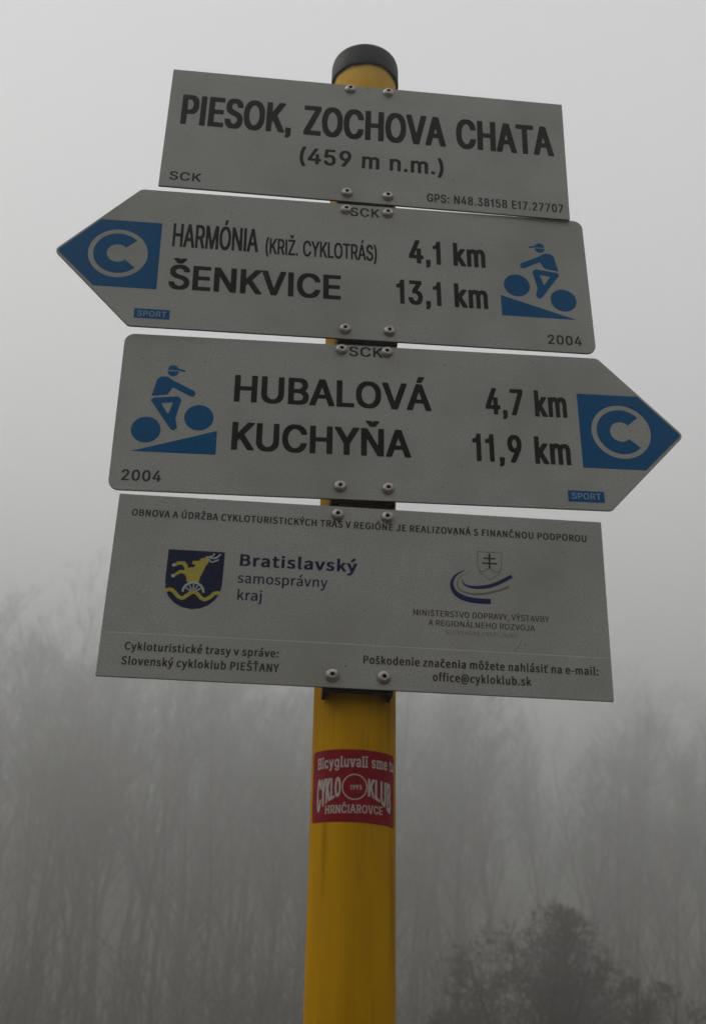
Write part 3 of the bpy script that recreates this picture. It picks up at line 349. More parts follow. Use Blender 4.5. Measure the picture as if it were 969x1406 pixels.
  'p': (194, '27,-72 33,-74 68,-74 71,-72 73,-68 73,-4 77,-2 91,-4 117,-4 126,-2 144,7 155,17 168,38 178,72 178,123 173,144 164,165 155,178 140,188 126,193 95,193 77,188 73,184 64,189 33,189 27,187|91,37 77,45 73,51 73,131 86,146 104,154 113,150 119,144 126,127 129,106 131,102 129,76 123,59 116,46 104,37 100,35'),
  'á': (179, '50,-2 55,-4 86,-4 108,4 113,4 117,0 149,0 155,2 155,133 153,146 146,167 137,180 126,187 113,193 73,193 64,191 50,186 24,167 24,159 31,142 37,138 50,138 59,141 68,148 86,155 95,152 101,146 106,138 108,125 77,118 55,110 42,102 30,91 21,78 17,61 17,40 24,19 34,6 42,1|73,36 68,40 64,53 67,66 77,76 95,85 104,87 108,83 107,53 86,36 82,34|79,210 82,208 100,208 146,261 149,274 131,293 113,295 108,292 67,235 67,223'),
  'e': (176, '75,-2 84,-4 115,-4 133,1 157,15 158,23 151,40 146,44 129,44 106,34 97,34 78,44 68,61 65,74 64,78 66,80 155,80 161,83 164,95 164,108 160,142 155,155 146,170 132,184 111,193 79,193 66,190 50,180 33,163 24,146 17,121 15,100 17,66 21,49 29,32 48,9 66,0|66,114 64,117 69,133 84,152 97,155 106,149 115,133 118,117 115,114'),
  ':': (101, '35,-2 39,-4 62,-4 76,6 79,15 79,36 71,50 62,53 39,53 30,50 26,44 21,36 21,15 24,6|33,129 39,127 66,128 76,138 79,146 79,163 77,172 66,182 62,184 39,184 32,180 24,172 21,163 21,146 24,138'),
  'n': (191, '27,2 33,0 68,0 71,2 73,6 73,125 80,138 91,148 104,153 113,146 117,138 120,125 120,2 126,0 162,0 165,2 167,6 167,142 164,155 155,176 140,189 126,193 95,193 86,191 73,183 64,189 33,189 26,184'),
  'ý': (167, '19,-74 28,-77 50,-77 68,-72 92,-49 102,-28 113,6 115,19 160,167 162,184 158,189 122,189 115,184 97,117 86,83 82,91 53,184 46,189 10,189 6,184 8,167 62,6 57,-15 47,-32 42,-36 24,-36 16,-41 12,-53 12,-70|71,210 77,208 91,208 94,210 138,261 140,265 140,274 135,281 122,293 104,295 89,278 62,240 59,227 62,218'),
  'b': (194, '82,-2 91,-4 117,-4 126,-2 144,8 162,27 173,53 178,74 178,121 175,138 164,167 144,186 126,193 95,193 77,187 73,189 73,265 71,269 68,271 28,271 26,265 27,2 33,0 64,0 68,3|95,36 77,46 73,53 73,129 74,133 88,146 95,152 104,153 117,145 124,133 129,117 131,95 129,91 128,74 124,61 117,49 108,39 100,34'),
  'Š': (188, '68,-2 77,-4 113,-4 135,2 155,15 164,27 173,49 173,61 175,66 173,91 169,104 161,117 140,135 82,166 75,176 73,193 76,201 86,211 95,214 108,212 120,206 135,193 153,194 164,210 167,214 167,223 156,235 144,244 131,250 117,254 82,254 64,250 55,245 39,231 33,223 28,214 24,197 24,172 27,159 36,142 50,128 113,92 122,83 126,70 123,53 120,49 108,39 100,36 91,36 73,43 50,63 33,63 22,53 15,40 16,32 22,23 42,8 59,0|74,265 77,263 113,264 146,307 146,316 144,319 108,320 104,319 95,310 82,320 46,319 44,316 44,307'),
  'Ť': (188, '71,2 77,0 113,0 116,2 117,6 117,210 122,212 175,213 178,218 178,244 175,249 15,250 12,248 10,218 15,212 68,212 71,210|74,261 77,259 113,259 146,303 146,312 144,315 108,316 104,315 95,306 82,316 46,316 42,312 43,303'),
 },
 'NX1': {
  'B': (254, '36,3 44,0 150,0 165,2 197,11 208,17 223,29 228,37 236,55 236,62 238,66 238,88 234,103 225,118 216,126 204,132 202,136 214,147 222,166 222,177 224,180 222,202 217,217 197,237 169,247 146,250 44,250 36,247|95,40 95,110 99,112 134,112 138,110 146,110 161,104 175,92 179,77 175,62 169,55 158,46 150,42 130,38 99,38|99,151 95,154 95,210 99,212 130,212 146,207 158,199 163,188 163,177 154,161 138,153 126,151'),
  'r': (162, '33,3 42,0 81,0 91,3 91,114 104,136 113,145 124,152 148,151 157,154 161,173 161,184 160,189 148,193 113,193 97,189 89,184 85,184 78,189 42,189 35,188 33,184'),
  'a': (222, '66,-2 70,-4 109,-4 136,5 140,5 148,0 183,0 191,2 193,5 193,138 184,164 176,175 167,182 156,188 136,193 93,193 54,182 35,172 31,167 31,156 42,138 62,136 89,149 109,154 120,150 126,145 132,134 134,127 128,123 120,123 89,117 66,110 38,95 28,83 23,72 21,57 21,46 25,27 29,20 38,9 54,0|97,35 89,37 84,42 80,49 79,57 83,64 97,76 117,84 132,88 134,83 133,53 117,41 101,35'),
  't': (159, '78,-2 85,-4 124,-4 140,0 152,5 152,20 147,35 136,38 124,38 113,35 109,36 100,46 97,53 97,149 101,151 140,151 144,153 148,156 148,186 140,189 101,189 97,193 97,234 89,239 50,239 42,234 42,212 40,208 40,193 38,189 19,188 11,182 11,156 19,151 35,151 38,149 38,42 41,31 45,20 59,5'),
  'i': (124, '33,3 40,0 83,0 91,3 91,184 83,189 40,189 33,184|40,213 56,210 72,210 90,217 95,224 97,232 96,247 91,256 83,261 76,263 48,263 36,259 31,254 29,247 29,224 34,217'),
  's': (190, '68,-2 72,-4 119,-4 126,-2 138,2 158,11 171,27 175,42 175,68 171,83 160,94 146,103 95,123 85,131 81,138 87,150 99,155 107,154 134,142 150,142 158,144 171,160 171,171 161,178 142,188 119,193 79,193 68,191 48,183 36,175 27,164 23,149 23,123 27,112 35,101 48,92 64,85 87,77 103,70 117,57 116,46 107,37 95,33 79,37 56,51 48,53 29,51 22,46 13,31 14,20 21,15 44,3'),
  'l': (127, '58,-2 62,-4 97,-4 105,-2 111,2 111,13 107,31 97,35 91,42 91,267 81,271 42,271 33,267 33,27 40,9 50,0'),
  'v': (208, '72,3 81,0 128,0 137,3 202,177 202,184 199,188 195,189 152,189 144,186 105,78 101,84 66,186 58,189 15,189 7,188 5,184 5,177'),
  'k': (218, '33,3 42,0 81,0 89,2 91,3 91,48 109,67 114,62 152,2 160,0 202,0 212,3 212,14 148,110 200,169 204,177 204,184 202,188 195,189 152,189 144,188 93,129 91,132 91,265 89,269 85,270 42,271 35,269 33,265'),
  'ý': (208, '19,-72 35,-76 62,-76 66,-74 74,-74 89,-68 110,-54 122,-35 134,-10 201,171 202,186 195,189 152,189 144,186 109,83 103,90 66,186 58,189 15,189 5,186 6,175 71,24 78,5 71,-13 63,-24 54,-33 46,-35 27,-35 19,-39 15,-54 15,-68|89,208 109,206 117,209 173,260 175,263 174,274 156,291 148,295 132,295 124,291 79,241 74,234 74,223'),
 },
 'NR0.95': {
  's': (163, '48,1 66,-4 97,-4 106,-1 128,8 139,18 146,31 151,53 148,57 148,66 140,84 124,97 75,118 66,124 60,132 59,136 59,145 64,153 75,160 84,162 93,162 101,159 119,148 128,147 133,149 143,162 143,171 137,177 124,184 101,190 66,190 43,181 29,166 24,158 21,145 21,127 29,110 39,100 52,91 97,72 104,66 113,53 107,36 88,25 75,25 52,33 39,43 26,44 12,27 12,23 17,17 30,8'),
  'a': (193, '48,1 61,-4 88,-4 110,4 128,15 133,9 133,5 137,1 164,1 166,5 166,132 164,145 160,158 152,171 142,181 133,186 115,190 84,190 52,181 35,172 28,166 28,162 35,149 39,143 43,142 48,142 70,155 84,159 106,159 115,153 122,145 126,136 128,123 124,118 101,116 61,105 35,89 27,79 21,62 21,36 23,27 30,15|79,27 66,33 60,40 58,53 60,62 66,71 88,85 115,92 128,92 127,49 110,34 101,30 84,25'),
  'm': (311, '30,5 32,1 68,1 70,5 70,132 95,155 108,160 122,156 129,149 137,127 137,5 139,1 171,1 175,5 175,127 184,142 202,155 215,160 224,158 233,152 240,140 244,123 244,5 247,1 278,1 282,5 282,136 276,162 267,175 256,185 242,190 211,190 189,181 171,165 166,166 162,174 148,185 130,190 108,190 81,181 68,169 64,184 59,186 32,186 30,184'),
  'o': (207, '77,1 90,-4 117,-4 135,1 144,5 166,23 172,31 184,53 189,71 189,114 186,127 177,149 166,164 153,177 135,186 122,190 86,190 72,186 55,177 43,166 31,149 22,127 19,114 19,71 23,53 41,23 64,5 72,1|99,27 81,34 71,44 61,66 57,97 59,114 64,127 72,143 86,155 95,159 108,160 126,152 137,140 146,123 148,114 151,84 145,62 136,44 126,34 117,30 108,27'),
  'p': (212, '30,-71 32,-76 68,-76 70,-71 70,3 68,7 72,9 86,1 99,-4 122,-4 144,1 160,12 169,20 186,47 193,73 193,121 190,134 184,151 177,164 166,176 148,186 135,190 108,190 86,184 68,172 65,182 59,186 32,186 30,182|95,29 77,39 70,47 70,134 72,140 90,153 108,160 117,160 135,151 145,138 153,116 153,77 141,47 126,32 113,27'),
  'r': (137, '30,5 32,1 68,1 70,5 70,118 84,145 90,150 104,158 117,158 122,156 130,158 135,175 135,184 130,190 104,190 95,188 81,181 68,168 66,171 64,184 59,186 32,186 30,184'),
  'á': (193, '48,1 61,-4 88,-4 110,4 128,15 133,9 133,5 137,1 164,1 166,5 166,132 164,145 160,158 152,171 142,181 133,186 115,190 84,190 52,181 35,172 28,166 28,162 35,149 39,143 43,142 48,142 70,155 84,159 106,159 115,153 122,145 126,136 128,123 124,118 101,116 61,105 35,89 27,79 21,62 21,36 23,27 30,15|79,27 66,33 60,40 58,53 60,62 66,71 88,85 115,92 128,92 127,49 110,34 101,30 84,25|87,219 93,214 101,214 106,217 113,227 157,271 155,278 137,295 128,294 122,288 100,262 99,258 82,241 79,232 82,223'),
  'v': (180, '67,5 72,1 108,1 114,5 175,184 171,186 139,186 136,184 108,101 95,53 90,46 46,184 41,186 10,186 6,184 10,166'),
  'n': (209, '30,5 32,1 68,1 70,5 70,132 86,148 104,158 113,160 126,156 133,149 142,127 142,5 144,1 175,1 180,5 180,140 175,158 168,171 153,185 135,190 108,190 86,182 68,169 66,171 66,179 64,184 59,186 32,186 30,184'),
  'y': (180, '14,-73 28,-78 46,-78 64,-73 77,-66 87,-56 96,-43 108,-17 175,184 171,186 139,186 136,184 104,84 95,49 88,62 46,184 41,186 10,186 6,184 12,162 75,5 69,-17 55,-40 41,-47 28,-45 19,-47 14,-60'),
  'A': (208, '3,5 8,1 39,1 43,5 57,53 66,75 142,75 164,5 168,1 204,1 206,5 162,136 139,210 124,249 84,249 79,241 3,9|75,104 73,105 90,158 101,201 107,193 133,105 128,103'),
  ' ': (78, ''),
  'R': (217, '35,5 39,1 70,1 72,5 72,101 75,105 101,105 106,104 116,88 127,66 164,2 204,1 206,5 151,105 151,110 155,110 168,116 192,140 200,166 200,193 195,210 188,223 173,236 160,243 133,249 39,249 35,245|75,134 72,136 72,219 75,221 124,219 142,213 152,206 157,197 162,179 157,158 145,145 128,136 115,134'),
  'E': (202, '35,5 39,1 182,1 184,5 184,27 182,31 75,31 72,36 72,114 75,116 160,116 162,118 162,145 160,147 75,147 72,149 72,214 75,219 177,219 180,223 180,245 177,249 39,249 35,245'),
  'G': (234, '97,1 119,-4 146,-4 164,-1 195,12 207,23 209,27 209,127 204,132 124,132 122,127 122,105 124,101 168,101 173,97 173,44 164,36 146,29 119,30 106,34 93,42 78,57 70,71 61,101 59,132 61,136 61,149 64,162 73,184 82,197 93,207 106,216 119,220 146,221 160,216 182,199 186,199 192,201 194,206 206,219 206,223 204,226 191,238 173,247 160,251 146,254 119,254 97,249 79,242 57,226 46,214 33,193 24,166 21,153 21,132 19,123 21,118 21,97 29,66 42,40 66,15 84,5'),
  'I': (106, '35,5 39,1 70,1 72,5 72,245 70,249 39,249 35,245'),
  'O': (251, '93,1 115,-4 137,-4 168,4 182,12 210,40 218,53 229,88 229,97 231,101 231,149 224,184 220,193 201,223 191,233 177,242 155,251 137,254 115,254 97,251 75,242 61,233 48,220 37,206 23,166 19,123 21,118 21,97 29,66 39,44 51,27 61,17 75,8|110,31 101,34 81,53 68,75 64,88 61,114 59,118 61,149 64,162 72,184 88,207 101,216 115,221 137,221 151,216 158,210 171,197 182,179 191,149 191,105 182,71 171,53 160,41 151,34 137,30 115,29'),
  'N': (245, '35,5 39,1 66,1 70,5 70,175 69,179 70,184 100,127 173,1 209,1 211,5 211,245 209,249 177,249 175,245 175,75 173,71 75,247 70,249 39,249 35,245'),
  'Á': (208, '3,5 8,1 39,1 43,5 57,53 66,75 142,75 164,5 168,1 204,1 206,5 162,136 139,210 124,249 84,249 79,241 3,9|75,104 73,105 90,158 101,201 107,193 133,105 128,103|91,262 101,260 155,302 157,306 142,326 137,328 128,326 84,283 81,275'),
  'L': (187, '35,5 39,1 173,1 177,5 177,27 173,31 75,31 72,36 72,245 70,249 39,249 35,245'),
  'H': (247, '35,5 39,1 70,1 72,5 72,114 75,116 173,116 175,114 175,5 177,1 209,1 213,5 213,245 209,249 177,249 175,245 175,149 173,147 75,147 72,149 72,245 70,249 39,249 35,245'),
  'Z': (206, '17,5 19,1 189,1 191,5 191,27 189,31 68,31 71,40 98,84 186,223 189,227 189,245 184,249 32,249 28,245 28,223 32,219 135,219 137,214 19,27 17,23'),
  'V': (197, '76,5 79,1 119,1 124,9 185,210 193,232 195,245 191,249 160,249 155,245 135,171 117,114 101,53 97,57 93,71 90,84 43,245 39,249 3,249 1,245'),
  'J': (184, '50,1 68,-4 95,-4 113,1 126,8 136,18 146,36 153,66 153,245 148,249 117,249 113,245 113,62 104,40 99,34 90,30 72,29 55,39 41,55 32,55 13,40 12,36 20,23 32,11'),
 },
 'NR0.85': {
  'k': (171, '28,5 32,1 59,1 64,5 64,49 86,79 90,75 130,1 162,1 166,5 163,14 110,110 120,127 159,179 160,184 157,186 122,185 98,153 78,123 68,110 64,110 64,267 59,271 32,271 28,267'),
  'r': (123, '28,5 32,1 59,1 64,5 64,118 71,136 87,153 95,158 117,158 124,184 117,190 90,190 72,181 64,171 59,171 59,184 55,186 32,186 28,184'),
  'a': (174, '43,1 59,-4 81,-4 95,1 113,12 117,12 122,1 148,1 151,5 151,123 148,140 145,153 139,166 133,175 122,185 104,190 72,190 59,186 37,175 26,166 26,158 37,142 46,143 64,155 77,159 95,159 110,145 115,127 113,118 104,118 72,112 41,98 25,79 19,62 19,36 21,27 31,9|72,27 64,30 58,36 52,49 53,57 57,66 68,78 77,84 95,90 113,94 115,88 114,49 104,39 90,30 77,25'),
  'j': (91, '-10,-76 3,-80 26,-80 35,-78 46,-71 55,-62 59,-54 64,-32 64,182 61,186 30,186 28,182 28,-28 21,-46 12,-52 8,-49 -6,-49 -12,-71|32,221 39,219 52,219 61,224 66,230 68,247 64,256 57,262 35,262 24,251 23,234'),
 },
 'NB0.75': {
  'P': (187, '30,2 33,0 68,0 71,2 73,6 73,91 77,95 117,95 140,104 156,117 169,138 173,159 173,189 169,210 158,228 149,237 131,246 113,250 33,250 30,248 28,244 28,6|73,133 73,210 77,214 100,212 113,207 122,197 126,184 126,163 122,150 116,142 108,136 91,131 77,131'),
  'o': (180, '68,-2 77,-4 104,-4 122,1 135,9 150,27 162,57 164,70 164,121 159,142 146,167 135,179 126,186 104,193 73,193 55,186 31,163 18,129 15,112 15,74 24,40 37,17 55,3|86,36 76,44 66,61 62,83 62,108 67,129 71,138 83,150 91,153 103,146 113,129 117,117 120,87 115,66 106,44 100,39 91,34'),
  'š': (145, '50,-2 55,-4 91,-4 104,1 113,5 119,10 128,23 132,36 133,70 126,87 113,101 100,109 77,119 70,125 62,138 67,150 77,156 100,142 113,142 120,146 131,163 129,172 113,186 104,190 91,193 59,193 50,191 39,184 28,175 19,159 17,146 17,125 24,108 37,92 82,67 88,57 88,44 77,34 64,34 42,51 24,51 17,44 10,32 10,23 13,19 28,6 46,-2|52,206 59,201 91,203 122,248 120,257 117,259 82,259 73,249 64,258 59,259 28,259 25,257 24,248 27,240'),
  'k': (166, '27,2 30,0 66,0 69,2 71,6 71,49 78,61 84,66 104,23 117,2 120,0 155,0 161,2 162,6 157,23 136,61 115,104 113,112 152,172 155,184 151,189 111,189 100,176 77,138 71,133 71,265 66,271 30,271 26,265 26,6'),
  'd': (184, '62,-2 71,-4 97,-4 111,0 115,3 124,0 155,0 160,6 160,265 155,271 120,271 114,269 113,193 111,191 102,193 71,193 53,186 33,167 20,138 15,112 15,74 19,49 24,36 35,16 48,3|88,36 79,39 74,44 69,53 62,83 62,104 66,125 75,142 79,148 93,153 102,149 113,138 113,57 112,53 102,42'),
  'e': (167, '73,-2 77,-4 113,-4 135,5 147,15 149,19 146,32 140,46 122,46 100,34 86,36 76,44 70,53 62,74 62,78 64,80 149,80 152,83 155,91 153,133 146,159 141,167 125,184 113,191 104,193 73,193 59,189 50,183 31,163 27,155 18,129 15,112 15,74 24,40 36,19 46,9 59,1|64,114 62,117 62,121 67,133 74,146 86,155 91,155 98,150 108,133 111,117 108,114'),
  'n': (181, '27,2 30,0 66,0 69,2 71,6 71,129 85,146 93,152 97,153 102,152 108,142 113,121 114,2 120,0 151,0 157,2 158,142 153,163 143,180 138,186 120,193 88,193 71,184 66,184 62,189 30,189 26,184 26,6'),
  'i': (95, '27,2 30,0 66,0 71,6 71,184 66,189 30,189 26,184 26,6|33,214 39,212 62,213 72,223 75,231 75,244 73,252 62,263 35,263 26,257 21,248 21,227'),
  ' ': (70, ''),
  'z': (147, '11,2 17,0 133,0 136,2 138,32 133,36 71,36 69,40 135,159 135,184 133,187 129,189 26,189 19,184 19,159 21,153 75,153 77,150 11,27'),
  'a': (169, '48,-2 53,-4 84,-4 106,4 111,0 142,0 146,6 146,138 144,150 142,159 130,180 115,190 106,193 71,193 62,191 39,182 24,167 26,150 35,138 48,138 57,141 71,150 84,155 91,150 97,142 102,125 75,119 48,108 27,91 20,78 17,66 17,36 19,27 24,15 39,1|71,36 62,49 62,57 65,66 75,77 97,87 102,83 100,53 84,38 75,34'),
  'č': (155, '68,-2 77,-4 108,-4 131,5 146,19 146,32 135,50 117,51 104,39 95,34 91,34 82,39 76,44 64,70 62,83 62,104 66,125 76,142 86,152 95,153 100,152 113,140 131,141 144,163 143,172 131,183 117,191 108,193 77,193 55,186 42,175 27,155 18,129 15,112 15,74 21,44 27,32 36,19 50,5|61,206 68,201 100,203 131,248 129,257 126,259 91,259 82,249 73,258 68,259 37,259 34,257 33,252 34,244'),
  'm': (262, '27,2 30,0 66,0 69,2 71,6 71,129 76,138 93,152 97,152 102,146 108,129 109,2 115,0 151,0 154,2 155,6 155,129 160,136 173,149 178,152 182,152 189,142 193,125 194,2 200,0 236,1 238,6 238,142 233,163 224,180 209,191 200,193 173,193 164,191 155,186 146,177 142,177 129,189 115,193 88,193 66,184 62,189 30,189 26,184 26,6'),
  'ô': (180, '68,-2 77,-4 104,-4 122,1 135,9 150,27 162,57 164,70 164,121 159,142 146,167 135,179 126,186 104,193 73,193 55,186 31,163 18,129 15,112 15,74 24,40 37,17 55,3|86,36 76,44 66,61 62,83 62,108 67,129 71,138 83,150 91,153 103,146 113,129 117,117 120,87 115,66 106,44 100,39 91,34|43,210 50,206 64,206 70,210 71,214 91,234 113,208 135,208 146,218 146,227 113,279 68,279 43,240 36,231 36,218'),
  'ž': (147, '11,2 17,0 133,0 136,2 138,32 133,36 71,36 69,40 135,159 135,184 133,187 129,189 26,189 19,184 19,159 21,153 75,153 77,150 11,27|53,201 57,197 93,199 124,244 123,252 120,254 84,254 75,245 66,254 26,254 24,244'),
  't': (121, '59,-2 64,-4 95,-4 104,-2 117,6 111,36 108,38 95,38 86,34 79,40 75,53 75,150 77,153 108,153 111,155 113,184 108,189 77,189 75,193 75,231 73,237 37,237 33,231 30,193 28,189 9,184 8,159 10,153 24,153 28,150 28,53 30,32 40,10 50,1'),
  'h': (180, '27,2 30,0 66,0 69,2 71,6 71,129 85,146 93,152 97,153 102,152 108,142 113,121 114,2 120,0 151,0 157,2 158,6 158,142 153,163 143,180 138,186 120,193 88,193 75,187 71,189 71,265 66,271 30,271 26,265 26,6'),
  'l': (98, '42,-2 48,-4 75,-4 84,-1 86,2 84,23 81,32 72,36 71,40 71,265 66,271 30,271 26,265 26,19 32,6'),
  'á': (169, '48,-2 53,-4 84,-4 106,4 111,0 142,0 146,6 146,138 144,150 142,159 130,180 115,190 106,193 71,193 62,191 39,182 24,167 26,150 35,138 48,138 57,141 71,150 84,155 91,150 97,142 102,125 75,119 48,108 27,91 20,78 17,66 17,36 19,27 24,15 39,1|71,36 62,49 62,57 65,66 75,77 97,87 102,83 100,53 84,38 75,34|74,210 79,208 93,208 96,210 140,265 140,274 124,293 106,295 100,291 63,235 62,231 63,223'),
  's': (145, '50,-2 55,-4 91,-4 104,1 113,5 119,10 128,23 132,36 133,70 126,87 113,101 100,109 77,119 70,125 62,138 67,150 77,156 100,142 113,142 120,146 131,163 129,172 113,186 104,190 91,193 59,193 50,191 39,184 28,175 19,159 17,146 17,125 24,108 37,92 82,67 88,57 88,44 77,34 64,34 42,51 24,51 17,44 10,32 10,23 13,19 28,6 46,-2'),
  'ť': (136, '59,-2 64,-4 95,-4 104,-2 117,6 111,36 108,38 95,38 86,34 79,40 76,49 75,150 77,153 108,153 113,159 113,176 117,180 126,180 133,184 135,189 135,197 144,240 144,248 140,254 108,254 103,252 102,193 100,189 77,189 75,193 75,231 73,237 37,237 33,231 33,214 30,193 28,189 9,184 9,155 28,150 28,53 30,32 40,10 50,1'),
  '-': (114, '13,80 19,78 100,79 102,85 102,110 95,114 19,114 15,113 12,110'),
  ':': (96, '33,-2 39,-4 62,-4 73,6 75,10 75,36 72,44 62,53 35,53 24,44 19,32 19,19 24,6|30,129 35,127 62,127 73,138 75,142 75,167 72,176 66,182 57,184 39,184 30,182 24,176 20,163 19,150 23,138'),
  'f': (108, '30,2 33,0 68,0 74,2 75,150 77,153 100,153 104,159 104,184 100,189 77,189 75,193 75,218 82,234 86,235 91,233 104,233 110,235 115,261 115,265 108,271 91,276 59,274 44,265 36,252 31,240 28,223 28,193 24,189 15,187 10,180 12,155 15,153 24,153 28,150 28,6'),
  'c': (155, '68,-2 77,-4 108,-4 131,5 146,19 146,32 135,50 117,51 104,39 95,34 91,34 82,39 76,44 64,70 62,83 62,104 66,125 76,142 86,152 95,153 100,152 113,140 131,141 144,163 143,172 131,183 117,191 108,193 77,193 55,186 42,175 27,155 18,129 15,112 15,74 21,44 27,32 36,19 50,5'),
  '@': (267, '88,-51 102,-55 151,-55 164,-53 182,-44 193,-34 188,-13 182,-9 169,-9 146,-19 129,-24 106,-17 93,-10 78,4 66,25 57,55 55,76 59,119 64,136 75,161 82,174 103,195 115,204 138,212 155,212 173,205 181,199 196,182 206,161 211,140 211,102 206,80 197,63 187,54 182,55 178,68 187,127 189,131 191,161 187,165 160,165 155,167 120,167 111,163 94,148 88,140 79,123 73,97 73,59 78,42 88,28 102,21 133,21 146,28 151,28 160,21 173,17 191,17 200,19 218,28 228,38 242,63 247,76 251,106 251,136 249,140 247,165 242,182 225,212 200,235 178,244 169,246 129,246 111,243 88,233 76,225 50,199 35,174 24,148 17,114 17,89 15,85 17,46 21,25 33,-4 45,-21 62,-37 79,-48|120,58 113,76 118,106 130,127 138,133 143,127 144,123 140,80 138,72 129,61 124,57'),
  'y': (158, '19,-74 24,-77 50,-77 59,-74 77,-62 92,-41 106,2 115,40 150,163 153,184 149,189 113,189 108,184 82,85 76,100 53,184 46,189 10,189 6,184 9,163 59,6 52,-19 44,-32 37,-36 19,-36 15,-41 10,-66 12,-70'),
  'u': (180, '55,-2 59,-4 91,-4 113,4 117,0 149,0 155,2 155,184 153,187 117,189 111,184 111,66 110,61 101,49 95,42 86,36 82,36 76,40 71,53 71,61 68,66 68,184 64,189 28,189 24,184 24,44 31,19 42,5'),
  'b': (183, '77,-2 84,-4 111,-4 120,-2 140,10 151,23 164,53 169,78 169,117 167,133 157,163 148,176 138,186 120,193 88,193 71,189 71,265 69,269 66,271 30,271 26,265 26,6 30,0 62,0 66,2|88,36 75,46 71,53 71,133 84,148 97,153 109,146 117,133 122,108 122,87 117,61 108,44 102,39'),
  '.': (96, '33,-2 39,-4 62,-4 73,6 75,10 75,36 72,44 62,53 35,53 24,44 19,32 19,19 24,6'),
 },
 'NR0.9': {
  'M': (260, '32,5 37,1 64,1 66,5 66,162 68,166 115,27 117,25 139,25 144,27 186,153 193,162 193,166 193,5 197,1 224,1 229,5 229,245 224,249 189,249 184,245 142,118 135,92 130,84 125,97 77,245 72,249 37,249 32,245'),
  'I': (101, '32,5 37,1 68,1 70,5 70,245 68,249 37,249 32,245'),
  'N': (233, '32,5 37,1 64,1 68,5 68,158 66,166 68,182 86,145 162,3 166,1 197,1 202,5 202,245 197,249 166,249 164,245 164,110 166,105 166,71 162,75 150,101 72,245 68,249 37,249 32,245'),
  'S': (194, '66,1 84,-4 115,-4 133,1 155,12 165,23 175,40 179,53 179,84 175,97 161,118 142,132 88,156 73,166 66,179 64,188 69,206 79,216 88,220 115,220 151,201 160,203 168,214 171,223 151,242 128,251 115,254 88,254 70,249 57,243 42,232 33,219 28,206 26,184 29,166 40,145 57,130 128,94 139,79 142,71 139,53 131,40 124,34 110,29 88,29 70,36 52,47 43,56 35,57 30,55 18,40 17,36 18,31 26,23 43,9'),
  'T': (195, '79,5 84,1 115,1 117,5 117,214 119,219 182,219 184,223 184,245 182,249 12,249 10,245 10,223 12,219 75,219 79,214'),
  'E': (192, '32,5 37,1 171,1 173,5 173,27 171,31 72,31 70,36 70,114 72,116 153,116 155,118 155,145 153,147 72,147 70,149 70,214 72,219 166,219 171,223 171,245 166,249 37,249 32,245'),
  'R': (206, '32,5 37,1 68,1 70,5 70,101 72,105 99,105 153,5 157,1 193,1 195,5 194,9 142,105 144,110 162,117 177,132 184,145 189,158 189,171 191,175 186,210 178,223 157,241 139,247 130,247 126,249 37,249 32,245|72,134 70,136 70,219 72,221 117,219 126,217 138,210 146,201 153,184 153,171 148,158 142,149 135,142 113,134'),
  'V': (188, '72,5 75,1 110,1 116,5 182,227 186,245 182,249 151,249 148,245 97,57 93,57 88,71 77,118 41,245 39,249 3,249 1,245'),
  'O': (239, '90,1 108,-4 130,-4 157,3 175,12 190,27 202,44 215,79 220,110 220,145 218,149 218,162 212,184 194,219 175,238 157,247 144,251 135,251 130,254 108,254 104,251 95,251 81,247 64,238 44,219 39,210 30,193 21,162 21,149 19,145 19,110 23,79 32,53 49,27 59,17 77,5|104,31 90,39 80,49 67,71 59,97 57,140 62,166 75,197 90,211 104,219 126,221 135,219 153,208 163,197 172,179 182,140 182,110 172,71 159,49 148,39 130,30 113,29'),
  ' ': (74, ''),
  'D': (222, '32,5 37,1 108,1 139,7 162,20 181,40 191,57 197,75 202,97 202,153 195,184 190,197 178,214 162,230 139,243 108,249 37,249 32,245|72,31 70,36 70,219 72,221 104,219 122,213 133,206 147,193 155,179 164,149 164,105 160,84 154,71 144,55 135,46 117,36 104,31'),
  'P': (205, '32,5 37,1 68,1 70,5 70,97 72,99 126,99 135,101 148,105 162,113 177,127 189,158 189,193 184,210 177,223 162,236 148,243 122,249 37,249 32,245|72,127 70,132 70,219 72,221 117,219 135,211 145,201 151,188 151,179 153,175 151,171 150,158 142,145 130,134 117,129 104,127'),
  'A': (198, '3,5 8,1 39,2 60,71 66,75 133,75 139,62 155,5 160,1 191,1 195,5 124,236 119,247 115,249 84,249 77,245 15,49|70,105 97,201 97,197 103,188 126,105 124,103 75,103'),
  'Y': (174, '68,5 72,1 104,1 106,5 106,97 168,232 173,245 171,249 135,248 107,184 92,145 86,140 41,245 37,249 6,249 1,245 68,97'),
  ',': (96, '23,-60 32,-62 50,-53 61,-43 69,-30 75,-17 77,-8 77,23 75,31 69,40 59,47 37,46 29,40 23,27 23,18 31,5 46,1 48,-4 43,-17 34,-30 21,-38 19,-43'),
  'Ý': (174, '68,5 72,1 104,1 106,5 106,97 168,232 173,245 171,249 135,248 107,184 92,145 86,140 41,245 37,249 6,249 1,245 68,97|75,262 86,260 136,302 136,310 122,326 113,328 108,325 80,297 78,293 66,280 67,271'),
  'B': (213, '32,5 37,1 126,1 139,3 162,11 175,20 183,27 193,44 197,62 197,88 195,97 190,110 184,117 171,129 162,132 160,136 175,150 180,158 184,171 184,201 178,219 172,227 153,242 122,249 37,249 32,245|72,29 70,31 70,114 72,116 122,116 144,108 151,101 159,88 160,66 155,53 144,41 135,36 122,31 104,29|72,145 70,149 70,219 72,221 104,221 126,217 135,211 144,201 148,188 146,171 141,162 135,156 122,149 90,145'),
 },
 'NF1.05': {
